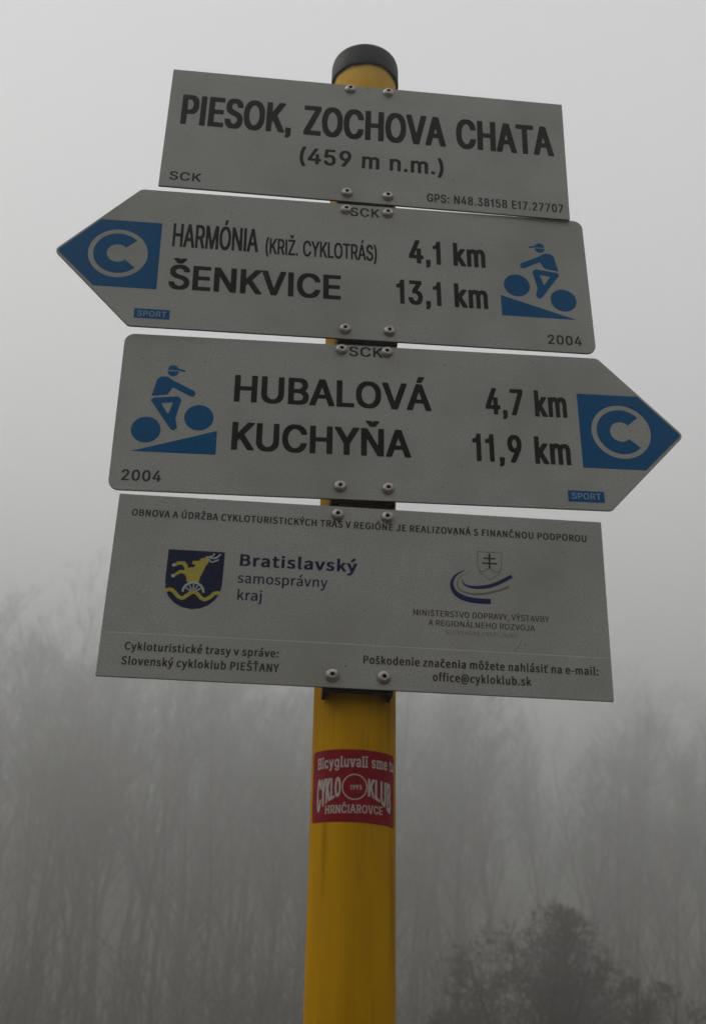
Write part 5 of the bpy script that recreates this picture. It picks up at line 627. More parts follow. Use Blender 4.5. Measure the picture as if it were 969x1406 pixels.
# ================================================================== the wood: bare trees
class Tubes:
    def __init__(self):
        self.v, self.f, self.n = [], [], 0
    def add(self, pts, rad, sides):
        pts = np.asarray(pts, float)
        k = len(pts)
        d = np.gradient(pts, axis=0)
        d /= np.linalg.norm(d, axis=1)[:, None] + 1e-9
        ref = np.array([1.0, 0, 0]) if abs(d[0][0]) < 0.8 else np.array([0, 1.0, 0])
        a = np.cross(d, ref); a /= np.linalg.norm(a, axis=1)[:, None]
        b = np.cross(d, a)
        th = np.arange(sides) * 2 * math.pi / sides
        ring = pts[:, None] + (a[:, None] * np.cos(th)[None, :, None] + b[:, None] * np.sin(th)[None, :, None]) * np.asarray(rad)[:, None, None]
        self.v.append(ring.reshape(-1, 3))
        i = np.arange(k - 1)[:, None] * sides; s = np.arange(sides)[None]; s2 = (s + 1) % sides
        q = np.stack([i + s, i + s2, i + sides + s2, i + sides + s], -1).reshape(-1, 4) + self.n
        self.f.append(q); self.n += k * sides
    def arrays(self):
        return np.concatenate(self.v), np.concatenate(self.f)
    def mesh(self, name, m):
        v, f = self.arrays()
        return np_mesh(name, v, f, m)

def np_mesh(name, v, f, m):
    me = bpy.data.meshes.new(name)
    me.vertices.add(len(v)); me.vertices.foreach_set('co', np.ascontiguousarray(v, dtype=np.float32).ravel())
    w = f.shape[1]
    me.loops.add(f.size); me.loops.foreach_set('vertex_index', np.ascontiguousarray(f, dtype=np.int32).ravel())
    me.polygons.add(len(f)); me.polygons.foreach_set('loop_start', np.arange(len(f), dtype=np.int32) * w)
    me.update(calc_edges=True)
    me.materials.append(m)
    return me

def bare_tree(H, r0, rnd, first=0.25, spread=0.55, n1=16, dens=1.0, curl=0.12, upw=0.35, multi=1, twig_r=0.006, leafs=None, lean=(0, 0), tilt=None, env=None):
    """a leafless tree: returns (trunk tubes, crown tubes)"""
    T, C = Tubes(), Tubes()
    def grow(p, d, L, r, lev, seg):
        pts = [p]; rad = [r]; dirs = [d]
        lim = 1.0 if lev < 3 else rnd.uniform(0.8, 1.4)
        seg_ = seg
        for i in range(seg):
            w = rnd.normal(0, curl * (0.5 + 0.5 * lev), 3)
            d = d + w + np.array([0, 0, upw * (0.5 if lev == 0 else 1) / seg])
            d = d / np.linalg.norm(d)
            q_ = p + d * L / seg
            if env and i > 0 and (q_[0] ** 2 + q_[1] ** 2) / env[0] ** 2 + max(q_[2] - env[1], 0) ** 2 / env[2] ** 2 > lim: break
            p = q_
            pts.append(p); dirs.append(d)
            rad.append(max(r * (1 - 0.85 * (i + 1) / seg), twig_r * 0.6))
        seg = len(pts) - 1
        if seg < 1: return
        if lev == 0: T.add(pts, rad, 8)
        elif lev == 1: T.add(pts, rad, 5)
        elif lev == 2: C.add(pts, rad, 4)
        else: C.add(pts, rad, 3)
        if lev >= 4: 
            if leafs is not None and rnd.random() < 0.022: leafs.append(pts[-1])
            return
        nch = {0: n1, 1: 7, 2: 6, 3: 4}[lev]
        nch = max(2, int(nch * dens * (0.7 + 0.6 * rnd.random())))
        for c in range(nch):
            t = (first if lev == 0 else 0.2) + (1 - (first if lev == 0 else 0.2)) * ((c + rnd.random()) / nch)
            t = min(t, 0.99)
            i = min(int(t * seg), seg - 1); u = t * seg - i
            q = pts[i] * (1 - u) + pts[i + 1] * u
            dd = dirs[i + 1]
            ra = rad[i] * (1 - u) + rad[i + 1] * u
            axis = np.cross(dd, rnd.normal(0, 1, 3)); axis /= np.linalg.norm(axis) + 1e-9
            ang = spread * (0.6 + 0.7 * rnd.random()) * (1.25 if lev >= 1 else 1)
            nd = dd * math.cos(ang) + axis * math.sin(ang)
            if lev == 0:
                l = H * (0.42 - 0.26 * t) * (0.7 + 0.6 * rnd.random())
            else:
                l = L * (0.62 - 0.25 * t) * (0.7 + 0.6 * rnd.random())
            grow(q, nd, l, max(ra * 0.55, twig_r), lev + 1, {0: 7, 1: 5, 2: 4, 3: 3}[lev])
    for m in range(multi):
        a = m * 2.4 + 0.6 * rnd.random()
        tl = 0.0 if multi == 1 else (0.25 + 0.3 * rnd.random() if tilt is None else tilt[0] + (tilt[1] - tilt[0]) * ((m * 0.618) % 1))
        d0 = np.array([math.cos(a) * tl + lean[0], math.sin(a) * tl + lean[1], 1.0]); d0 /= np.linalg.norm(d0)
        grow(np.array([math.cos(a) * 0.12 * (multi > 1), math.sin(a) * 0.12 * (multi > 1), -0.15]), d0, H * (1 if multi == 1 else (0.75 + 0.25 * rnd.random() if tilt is None else (0.97 + 0.08 * rnd.random()) / math.sqrt(1 + tl * tl) * (1 - 0.12 * tl))), r0, 0, 10)
    return T, C

NVAR = 5
variants = []
for k in range(NVAR):
    rk = np.random.default_rng(100 + k)
    T, C = bare_tree(12.0, 0.105 + 0.02 * (k % 3), rk, first=[0.25, 0.35, 0.18, 0.4, 0.3][k], spread=[0.50, 0.42, 0.6, 0.45, 0.55][k],
                     n1=[22, 20, 24, 20, 22][k], curl=[0.09, 0.07, 0.11, 0.08, 0.1][k], upw=0.45, twig_r=0.0075)
    variants.append((T, C, T.mesh('trunk', M_BARK), C.mesh('crown', M_TWIG)))

def put_tree(k, x, y, rz, s, sz, label, cat='tree', group=None):
    root = tag(empty('bare_tree', (x, y, 0), (0, 0, rz)), label, cat, group)
    root.scale = (s, s, sz)
    for nm, me in (('trunk', variants[k][2]), ('crown', variants[k][3])):
        o = bpy.data.objects.new(nm, me)
        COL.objects.link(o)
        o.parent = root
    return root

def tree_height(az, dist):
    """height of the wood by compass bearing and distance: tallest to the left"""
    t = min(max((az + 14) / 34, 0), 1)
    return min(1.6 + dist * math.tan(R(18.3 - 4.7 * t)), 16.8)

cx, cy = -0.07, -0.85
front = []
N_FRONT = 22
for i in range(N_FRONT):
    az = -18 + 43 * (i + 0.5) / N_FRONT + random.uniform(-0.6, 0.6)
    dist = (37 if az < 5 else 38) + random.uniform(-3, 4)
    front.append((az, dist))
for i, (az, dist) in enumerate(front):
    h = tree_height(az, dist) * random.uniform(0.78, 1.0)
    if az < 3:
        lab, grp = 'bare tree fading into fog, left of the yellow pole', 'bare trees in the fog left of the pole'
    else:
        lab, grp = 'bare tree fading into fog, right of the yellow pole', 'bare trees in the fog right of the pole'
    put_tree(i % NVAR, cx + dist * math.sin(R(az)), cy + dist * math.cos(R(az)), random.uniform(0, 6.28), h / 12 * random.uniform(0.85, 1.05), h / 12, lab, 'tree', grp)

# the depth of the wood behind its edge: a mass nobody could count
def build_mass():
    V, F, n = [], [], 0
    thin = []
    for k in range(4):
        rk = np.random.default_rng(300 + k)
        T, C = bare_tree(12.0, 0.09, rk, first=0.15, spread=0.5, n1=16, dens=0.62, curl=0.09, upw=0.45, twig_r=0.010)
        a, b = T.arrays(); c, d = C.arrays()
        thin.append((np.concatenate([a, c]), np.concatenate([b, d + len(a)])))
    spots = []
    for row, (d0, cnt) in enumerate(((35, 44), (39, 60), (42, 66), (47, 66), (53, 60), (61, 50))):
        for i in range(cnt):
            az = -62 + 130 * (i + random.random()) / cnt
            if az > 12 and random.random() < 0.6: continue
            if (az < -18 or az > 28) and d0 > 45: continue
            spots.append((az, d0 + random.uniform(-2.5, 2.5) + (4 if az > 8 else 0)))
    for az, dist in spots:
        v, f = thin[random.randrange(4)]
        a = random.uniform(0, 6.28); ca, sa = math.cos(a), math.sin(a)
        h = tree_height(az, dist) * random.uniform(0.8, 1.03) / 12
        w = v.copy()
        w[:, 0], w[:, 1] = (v[:, 0] * ca - v[:, 1] * sa) * h, (v[:, 0] * sa + v[:, 1] * ca) * h
        w[:, 2] = v[:, 2] * h
        w[:, 0] += cx + dist * math.sin(R(az)); w[:, 1] += cy + dist * math.cos(R(az))
        V.append(w); F.append(f + n); n += len(w)
    me = np_mesh('forest', np.concatenate(V), np.concatenate(F), M_TWIG)
    o = bpy.data.objects.new('forest', me); COL.objects.link(o)
    tag(o, 'foggy leafless wood filling the back of the scene', 'forest', kind='stuff')
    print('forest faces', len(me.polygons), 'variant faces', [len(v[3].polygons) for v in variants])
build_mass()

# low thicket along the wood's foot
def build_thicket():
    T = Tubes(); rk = np.random.default_rng(77)
    for i in range(330):
        az = R(-62 + 130 * rk.random()); dist = 22 + 10 * rk.random()
        bx, by = cx + dist * math.sin(az), cy + dist * math.cos(az)
        for s in range(9):
            p = np.array([bx + rk.normal(0, .5), by + rk.normal(0, .5), -0.1]); d = np.array([rk.normal(0, .25), rk.normal(0, .25), 1.0])
            L = 1.6 + 2.2 * rk.random(); pts = [p]
            for q in range(5):
                d = d + rk.normal(0, .16, 3); d /= np.linalg.norm(d); p = p + d * L / 5; pts.append(p)
            T.add(pts, np.linspace(0.016, 0.005, 6), 3)
            for c in range(5):
                i0 = rk.integers(1, 5); q0 = pts[i0]; e = d + rk.normal(0, .7, 3); e /= np.linalg.norm(e)
                l2 = 0.3 + 0.6 * rk.random()
                T.add([q0, q0 + e * l2 * .5 + rk.normal(0, .03, 3), q0 + e * l2 + np.array([0, 0, .1])], [0.007, 0.006, 0.004], 3)
    me = T.mesh('undergrowth', M_TWIG)
    o = bpy.data.objects.new('undergrowth', me); COL.objects.link(o)
    tag(o, 'low tangle of leafless twigs along the foot of the foggy wood', 'undergrowth', kind='stuff')
build_thicket()

# nearer, darker small trees at the lower right
def small_tree(name, az, dist, H, label, seed, mleaf=True, **kw):
    lf = []
    rk = np.random.default_rng(seed)
    T, C = bare_tree(H, kw.pop('r0', 0.07), rk, leafs=lf, **kw)
    root = tag(empty(name, (cx + dist * math.sin(R(az)), cy + dist * math.cos(R(az)), 0)), label, 'tree')
    for nm, me in (('trunk', T.mesh('trunk', M_DARKTWIG)), ('crown', C.mesh('crown', M_DARKTWIG))):
        o = bpy.data.objects.new(nm, me); COL.objects.link(o); o.parent = root
    vs, fs = [], []
    for p in lf:
        a = rk.normal(0, 1, 3); a /= np.linalg.norm(a); b = np.cross(a, rk.normal(0, 1, 3)); b /= np.linalg.norm(b)
        s = 0.03 + 0.02 * rk.random(); n = len(vs)
        vs += [p, p + a * s + b * s * .5, p + a * s * 2, p + a * s - b * s * .5]
        fs.append((n, n + 1, n + 2, n + 3))
    if vs:
        o = mesh_obj('withered_leaves', vs, fs, M_LEAF, root)
        tag(o, kind='stuff')
    print(name, len(C.mesh('x', M_TWIG).polygons), len(lf))
small_tree('bare_tree', 13.9, 12.8, 2.9, 'small dark twiggy tree with round crown, right of the pole near the bottom', 17,
           first=0.12, spread=0.70, n1=11, dens=1.0, curl=0.10, upw=0.05, multi=11, twig_r=0.0034, tilt=(0.05, 0.85), r0=0.045, env=(1.15, 1.2, 1.45))
small_tree('bare_tree', 18.6, 12.4, 2.1, 'lower dark bush-like bare tree beside the round-crowned one, by the lower right corner', 23,
           first=0.1, spread=0.7, n1=9, dens=1.0, curl=0.10, upw=0.05, multi=9, twig_r=0.0034, tilt=(0.05, 0.9), r0=0.035, env=(1.0, 0.9, 0.98))

# ================================================================== the post
Z0 = 1.8187                     # height of the lowest plate's lower edge
PR = 33.2 * MM                  # pole radius
post = tag(empty('signpost', (0, 0, 0)), 'yellow painted round steel post with a black cap carrying the four grey signs', 'signpost')

def lathe(name, prof, m, parent, seg=64, mi=None, loc=(0, 0, 0)):
    vs, fs, idx = [], [], []
    for (r, z) in prof:
        for k in range(seg):
            a = 2 * math.pi * k / seg
            vs.append((r * math.cos(a) + loc[0], r * math.sin(a) + loc[1], z + loc[2]))
    for j in range(len(prof) - 1):
        for k in range(seg):
            k2 = (k + 1) % seg
            fs.append((j * seg + k, j * seg + k2, (j + 1) * seg + k2, (j + 1) * seg + k))
    fs.append(tuple(range(seg))[::-1]); fs.append(tuple(range((len(prof) - 1) * seg, len(prof) * seg)))
    return mesh_obj(name, vs, fs, m, parent, smooth=True)

pole = lathe('pole', [(PR, -0.3), (PR, 0.5), (PR, 1.0), (PR, 1.5), (PR, 1.8), (PR, 2.1), (PR, Z0 + 0.686), (PR - 0.001, Z0 + 0.687)], M_POLE, post, 96)

def build_cap():
    seg = 96
    zt = Z0 + 0.699
    prof = [(PR + 0.0004, Z0 + 0.6705), (PR + 0.0022, Z0 + 0.6700), (PR + 0.0026, Z0 + 0.672), (PR + 0.0024, zt - 0.006), (PR + 0.0016, zt - 0.002),
            (PR - 0.001, zt), (PR - 0.008, zt + 0.0015), (PR - 0.02, zt + 0.0025)]
    vs, fs = [], []
    for j, (r, z) in enumerate(prof):
        for k in range(seg):
            a = 2 * math.pi * k / seg
            zz = z + (0.0007 * math.sin(5 * a + 1) + 0.0005 * math.sin(11 * a) if j < 3 else 0)
            if j < 3 and 3.7 < a < 4.15: zz -= 0.0008
            vs.append((r * math.cos(a), r * math.sin(a), zz))
    for j in range(len(prof) - 1):
        for k in range(seg):
            k2 = (k + 1) % seg
            fs.append((j * seg + k, j * seg + k2, (j + 1) * seg + k2, (j + 1) * seg + k))
    fs.append(tuple(range((len(prof) - 1) * seg, len(prof) * seg)))
    mesh_obj('cap', vs, fs, M_CAP, pole, smooth=True)
build_cap()

# ---- flat drawing: everything in mm on a plate (x right, z up), lying `lay` tenths of a mm proud
def fill(polys):
    tri = tessellate_polygon([[Vector((x, z, 0)) for x, z in p] for p in polys])
    pts = [q for p in polys for q in p]
    return pts, [tuple(t) for t in tri]

def poly_area(p):
    return 0.5 * sum(p[i - 1][0] * p[i][1] - p[i][0] * p[i - 1][1] for i in range(len(p)))

def inside(q, p):
    c = False
    for i in range(len(p)):
        (x1, y1), (x2, y2) = p[i - 1], p[i]
        if (y1 > q[1]) != (y2 > q[1]) and q[0] < (x2 - x1) * (q[1] - y1) / (y2 - y1) + x1: c = not c
    return c

def fill_islands(polys):
    """each outer outline (counter-clockwise) filled with the holes that lie in it"""
    outs = [p for p in polys if poly_area(p) > 0]
    holes = [p for p in polys if poly_area(p) <= 0]
    P, T = [], []
    for o in outs:
        pts, tri = fill([o] + [h for h in holes if inside(h[0], o)])
        T += [tuple(len(P) + q for q in t) for t in tri]
        P += pts
    return P, T

def art(name, parts, m, parent, lay=1.0, fn=None):
    """parts: list of (points, faces) in mm; one flat mesh"""
    vs, fs = [], []
    for pts, tri in parts:
        n = len(vs)
        for (x, z) in pts:
            vs.append(fn(x, z, lay) if fn else (x * MM, -lay * 0.07 * MM, z * MM))
        for t in tri:
            a, b, c = t[:3]
            (x1, y1), (x2, y2), (x3, y3) = pts[a], pts[b], pts[c]
            if len(t) == 3 and (x2 - x1) * (y3 - y1) - (x3 - x1) * (y2 - y1) < 0:
                t = t[::-1]
            fs.append(tuple(n + q for q in t))
    return mesh_obj(name, vs, fs, m, parent)

def circle(cx_, cz_, r, n=40, a0=0, a1=360, rz=None):
    k = n if a1 - a0 >= 360 else n + 1
    return [(cx_ + r * math.cos(R(a0 + (a1 - a0) * i / n)), cz_ + (rz or r) * math.sin(R(a0 + (a1 - a0) * i / n))) for i in range(k)]

def ribbon(pts, w, taper=None, sub=4):
    P = [Vector(p) for p in pts]
    S = []
    for i in range(len(P) - 1):
        a, b, c, d = P[max(i - 1, 0)], P[i], P[i + 1], P[min(i + 2, len(P) - 1)]
        for j in range(sub):
            t = j / sub
            S.append(0.5 * ((2 * b) + (c - a) * t + (2 * a - 5 * b + 4 * c - d) * t * t + (3 * b - a - 3 * c + d) * t ** 3))
    S.append(P[-1])
    L, Rr = [], []
    for i, p in enumerate(S):
        d = (S[min(i + 1, len(S) - 1)] - S[max(i - 1, 0)]).normalized()
        n = Vector((-d.y, d.x)); u = i / (len(S) - 1)
        ww = w * (taper(u) if taper else 1) / 2
        L.append(p + n * ww); Rr.append(p - n * ww)
    pts = [(p.x, p.y) for p in L] + [(p.x, p.y) for p in Rr]
    k = len(S)
    return pts, [(i, i + 1, k + i + 1, k + i)[::-1] for i in range(k - 1)]

# ---- lettering
_g = {}
def glyph(key, ch):
    if (key, ch) not in _g:
        adv, s = GLYPHS[key][ch]
        polys = [[tuple(map(int, q.split(','))) for q in c.split(' ')] for c in s.split('|')] if s else []
        _g[key, ch] = (adv, fill_islands(polys) if polys else None)
    return _g[key, ch]

def letters(text, key, x0, z0, sx, sz, warp=None):
    parts, X = [], 0
    for ch in text:
        adv, g = glyph(key, ch)
        if g:
            pts = [(x0 + (X + a) * sx, z0 + b * sz) for a, b in g[0]]
            if warp: pts = [warp(*p) for p in pts]
            parts.append((pts, g[1]))
        X += adv
    return parts

INKS = {'SPORT': M_LBLUE, 'SLOVENSKEJ REPUBLIKY': M_FAINT, 'Bratislavský': M_NAVY, 'samosprávny': M_NAVY, 'kraj': M_NAVY}
def write_lines(plate, parent):
    for (p, text, key, x0, z0, sx, sz) in LINES:
        if p != plate: continue
        ink = INKS.get(text, M_INK if sz * 250 > 15 else M_INK2)
        art('lettering', letters(text, key, x0, z0, sx, sz), ink, parent, lay=4 if text == 'SPORT' else 1.2)

# ---- plate body
def arc_corner(p0, p1, p2, r, n=6):
    """points rounding the corner p1"""
    a = (Vector(p0) - Vector(p1)).normalized(); b = (Vector(p2) - Vector(p1)).normalized()
    ang = a.angle(b); t = r / math.tan(ang / 2)
    A = Vector(p1) + a * t; B = Vector(p1) + b * t
    c = Vector(p1) + (a + b).normalized() * (r / math.sin(ang / 2))
    v0, v1 = A - c, B - c
    out = []
    da = math.atan2(v0.x * v1.y - v0.y * v1.x, v0.dot(v1))
    for i in range(n + 1):
        th = da * i / n
        out.append((c.x + v0.x * math.cos(th) - v0.y * math.sin(th), c.y + v0.x * math.sin(th) + v0.y * math.cos(th)))
    return out

def outline(corners, radii):
    out = []
    n = len(corners)
    for i in range(n):
        if radii[i] <= 0: out.append(corners[i])
        else: out += arc_corner(corners[i - 1], corners[i], corners[(i + 1) % n], radii[i], 8)
    return out

def plate_mesh(pts, parent, th=2.2):
    """pts counter-clockwise in mm; front face at y=0 facing -y, small eased edge"""
    n = len(pts)
    c = Vector((sum(p[0] for p in pts) / n, sum(p[1] for p in pts) / n))
    def ins(k):
        out = []
        for i in range(n):
            a, b, d = Vector(pts[i - 1]), Vector(pts[i]), Vector(pts[(i + 1) % n])
            e1 = (b - a).normalized(); e2 = (d - b).normalized()
            m = (Vector((-e1.y, e1.x)) + Vector((-e2.y, e2.x)))
            m = m.normalized() / max(0.5, m.length / 2)
            out.append(b + m * k)
        return out
    rings = [(ins(0.35), 0.0), (ins(0.0), 0.3), (ins(0.0), th - 0.3), (ins(0.35), th)]
    vs = [(p.x * MM, y * MM, p.y * MM) for r_, y in rings for p in r_]
    fs, mi = [tuple(range(n))], [0]
    for j in range(3):
        for i in range(n):
            i2 = (i + 1) % n
            fs.append((j * n + i, (j + 1) * n + i, (j + 1) * n + i2, j * n + i2)); mi.append(0 if j == 0 else 1)
    fs.append(tuple(range(3 * n, 4 * n))[::-1]); mi.append(1)
    return mesh_obj('panel', vs, fs, [M_PLATE, M_EDGE], parent, mi=mi)

# ---- bolt (button head with a dark socket)
def bolt_mesh():
    seg = 20
    prof = [(5.4, 0.0), (5.4, 0.6), (5.1, 1.6), (4.3, 2.7), (3.0, 3.4), (1.75, 3.7), (1.6, 3.5), (1.5, 1.6)]
    vs, fs, mi = [], [], []
    for r, h in prof:
        for k in range(seg):
            a = 2 * math.pi * k / seg
            vs.append((r * MM * math.cos(a), -h * MM, r * MM * math.sin(a)))
    for j in range(len(prof) - 1):
        for k in range(seg):
            k2 = (k + 1) % seg
            fs.append((j * seg + k, j * seg + k2, (j + 1) * seg + k2, (j + 1) * seg + k)); mi.append(1 if j >= 5 else 0)
    fs.append(tuple(range((len(prof) - 1) * seg, len(prof) * seg))); mi.append(1)
    me = bpy.data.meshes.new('bolt')
    me.from_pydata(vs, [], fs)
    me.materials.append(M_BOLT); me.materials.append(M_SOCKET)
    me.polygons.foreach_set('material_index', mi)
    me.polygons.foreach_set('use_smooth', [True] * len(fs))
    me.update()
    return me
BOLT = bolt_mesh()

def bracket(parent, zc, h=22):
    """dark U-shaped channel between plate and pole"""
    w, t, d = 27.0, 2.5, 27.0
    prof = [(-w, 2.3), (w, 2.3), (w, d), (w - t, d), (w - t, 2.3 + t), (-w + t, 2.3 + t), (-w + t, d), (-w, d)]
    vs = [(x * MM, y * MM, (zc + s * h / 2) * MM) for s in (-1, 1) for x, y in prof]
    n = len(prof)
    fs = [(i, (i + 1) % n, n + (i + 1) % n, n + i) for i in range(n)]
    fs += [(5, 4, 1, 0), (0, 7, 6, 5), (1, 4, 3, 2)]
    fs += [tuple(n + q for q in f[::-1]) for f in [(5, 4, 1, 0), (0, 7, 6, 5), (1, 4, 3, 2)]]
    return mesh_obj('mounting_bracket', vs, fs, M_BRACKET, parent)

def sign(name, zc, ro, ya, pts, label, bolts, group='signs bolted one above another on the yellow post'):
    d = 47.995 * MM
    nrm = Vector((-math.sin(R(ya)), math.cos(R(ya)), 0))
    root = tag(empty(name, (-d * nrm.x, -d * nrm.y, Z0 + zc * MM), (0, R(ro), R(ya))), label, 'sign')
    plate_mesh(pts, root)
    for (x, z) in bolts:
        b = bpy.data.objects.new('bolt', BOLT); COL.objects.link(b); b.parent = root
        b.location = (x * MM, 0, z * MM); b.rotation_euler = (0, random.uniform(0, 6), 0)
    return root

# ---- 1: place-name sign
s1 = sign('place_name_sign', 548.32, 0.65, 0.02, outline([(-196.7, -74.3), (197.6, -74.3), (197.6, 74.3), (-196.7, 74.3)], [0.8] * 4),
          'topmost grey rectangular sign reading PIESOK, ZOCHOVA CHATA (459 m n.m.)', [(-19.4, 68.3), (19.0, 68.2), (-19.0, -64.6), (20.4, -64.7)])
bracket(s1, 66, 14); bracket(s1, -65)
write_lines(1, s1)
# stain under the pole's top edge
def blob(cx_, cz_, rx, rz, seed, n=26):
    rk = random.Random(seed)
    return [(cx_ + rx * math.cos(2 * math.pi * i / n) * rk.uniform(.75, 1.1), cz_ + rz * math.sin(2 * math.pi * i / n) * rk.uniform(.75, 1.1)) for i in range(n)]
M_STAIN = noise_mat('green_dirt_stain', (0.26, 0.26, 0.19), (0.36, 0.36, 0.31), 260, 0.8)
art('dirt_stain', [fill([blob(-2.0, 71.5, 3.0, 2.2, 3)]), fill([blob(-1.6, 66.8, 1.5, 2.6, 5)])], M_STAIN, s1, lay=0.8)

# ---- arrow signs (side=-1 points left, +1 right)
def arrow_sign(side, zc, ro, ya, label, bolts):
    S = lambda x: x * side
    hz = 75.9
    c = [(-210.0, -hz), (211.2, -hz), (282.6, 0), (211.2, hz), (-210.0, hz)]
    rr = [9, 7, 5.5, 7, 9]
    if side < 0:
        c = [(-x, z) for x, z in c][::-1]; rr = rr[::-1]
    root = sign('direction_sign', zc, ro, ya, outline(c, rr), label, bolts)
    bracket(root, 67); bracket(root, -67)
    # blue field, running to just inside the plate's pointed end
    b = [(189.3, 37.7), (189.3, -36.0), (244.8, -36.0), (280.0 - 2.4, -2.2), (280.4 - 1.6, 0), (280.0 - 2.4, 2.2), (244.3, 37.7)]
    fp = art('arrow_field', [fill([[(S(x), z) for x, z in b]])], M_BLUE, root, lay=1.0)
    # route badge: pale disc in a ring, blue letter C cut open to the right
    cx_, cz_ = S(226.2), 0.8
    ringp = circle(cx_, cz_, 26.4, 56)
    art('route_badge', [fill([ringp])], M_PLATE, root, lay=2.0)
    a0 = 43
    C = circle(cx_, cz_, 21.9, 48, a0, 360 - a0) + circle(cx_ - 0.3, cz_, 9.6, 30, a0, 360 - a0)[::-1]
    art('route_letter', [fill([C])], M_BLUE, root, lay=3.0)
    # cyclist
    mx_ = (lambda x: x) if side > 0 else (lambda x: -x)
    P = lambda pts: [(mx_(x), z) for x, z in pts]
    legs = outline([(-182.3, 9.6), (-163.7, -17.4), (-160.8, -19.0), (-157.9, -16.2), (-160.0, -7.0), (-156.3, 11.5), (-159.2, 14.7), (-180.0, 12.2)],
                   [1.2, 1.2, 1.2, 1.4, 2, 2.0, 1.8, 1.2])
    hole = outline([(-173.2, 7.0), (-163.3, 8.4), (-166.6, -3.4)][::-1], [0.6] * 3)
    torso = outline([(-181.9, 13.7), (-168.4, 15.8), (-164.6, 23.3), (-149.6, 15.3), (-146.4, 14.6), (-144.6, 17.9), (-146.4, 20.8), (-164.3, 29.9), (-170.1, 33.9), (-175.4, 33.4), (-178.4, 31.0)],
                    [0.6, 2.0, 0.8, 1.0, 1.2, 1.4, 1.4, 2, 2, 2, 2])
    headp = circle(-165.4, 39.4, 4.9, 28, 180, 360, 5.2) 
    cap_ = outline([(-170.3, 40.6), (-161.0, 40.2), (-155.0, 38.9), (-154.7, 40.6), (-161.0, 42.4), (-163.0, 44.9), (-166.0, 45.4), (-169.2, 44.2)], [0.4, .5, .5, .6, 1, 1, 1, 1])
    parts = [fill([circle(mx_(-183.9), -19.1, 12.4, 44)]), fill([circle(mx_(-140.4), -5.3, 12.4, 44)]),
             fill([P([(-194.6, -40.0), (-124.3, -40.0), (-124.3, -17.2)])]),
             fill([P(legs), P(hole)]), fill([P(torso)]), fill([P(headp)]), fill([P(cap_)])]
    art('cyclist_pictogram', parts, M_BLUE, root, lay=1.0)
    # small blue maker's box
    bx = (-206.8, -175.8, -67.4, -57.4) if side < 0 else (174.0, 205.4, -68.8, -58.4)
    art('maker_tag', [fill([[(bx[0], bx[2]), (bx[1], bx[2]), (bx[1], bx[3]), (bx[0], bx[3])]])], M_BLUE, root, lay=2.0)
    write_lines(2 if side < 0 else 3, root)
    return root

s2 = arrow_sign(-1, 394.70, -1.025, 1.13, 'grey left-pointing cycle route sign with HARMÓNIA and ŠENKVICE, second from the top',
                [(-19.8, 69.0), (19.9, 68.4), (-20.5, -65.8), (19.4, -65.4)])
s3 = arrow_sign(+1, 236.49, -0.46, -0.39, 'grey right-pointing cycle route sign with HUBALOVÁ and KUCHYŇA, third from the top',
                [(-20.0, 70.5), (20.2, 70.2), (-19.4, -64.3), (20.7, -64.4)])

# ---- 4: sponsor sign
s4 = sign('information_sign', 76.71, 0.787, -0.76, outline([(-200, -76.7), (200, -76.7), (200, 76.7), (-200, 76.7)], [0.8] * 4),
          'lowest grey rectangular sign with two coats of arms and small print, under the right-pointing arrow',
          [(-21.0, 69.1), (19.9, 69.4), (-20.4, -67.0), (19.7, -66.7)])
bracket(s4, 67); bracket(s4, -70.5, 18)
write_lines(4, s4)
art('scratch', [ribbon([(129, -31), (126.5, -35), (123, -40.5)], 0.5), ribbon([(132, -33), (131, -36)], 0.4)], M_GREYINK, s4, lay=0.5)
art('divider_line', [fill([[(-197, -41.9), (3, -41.5), (3, -41.0), (-197, -41.4)]])], M_LINE, s4, lay=0.8)
art('divider_line', [fill([[(3.2, -41.7), (198, -42.0), (198, -41.5), (3.2, -41.2)]])], M_LINE, s4, lay=0.8)

M_SPECK = noise_mat('dark_dirt', (0.06, 0.055, 0.045), (0.13, 0.12, 0.10), 300, 0.9)
def specks(sg, x0, x1, hz, n, seed):
    """flecks of dirt dried on the sheet"""
    rk = random.Random(seed)
    parts = [fill([blob(rk.uniform(x0, x1), rk.uniform(-hz, hz), rk.uniform(0.25, 0.7), rk.uniform(0.25, 0.8), rk.random(), 7)]) for _ in range(n)]
    tag(art('dirt_specks', parts, M_SPECK, sg, lay=0.4), kind='stuff')
specks(s1, -190, 190, 70, 16, 1); specks(s2, -200, 205, 70, 18, 2); specks(s3, -205, 200, 70, 18, 3); specks(s4, -195, 195, 72, 16, 4)

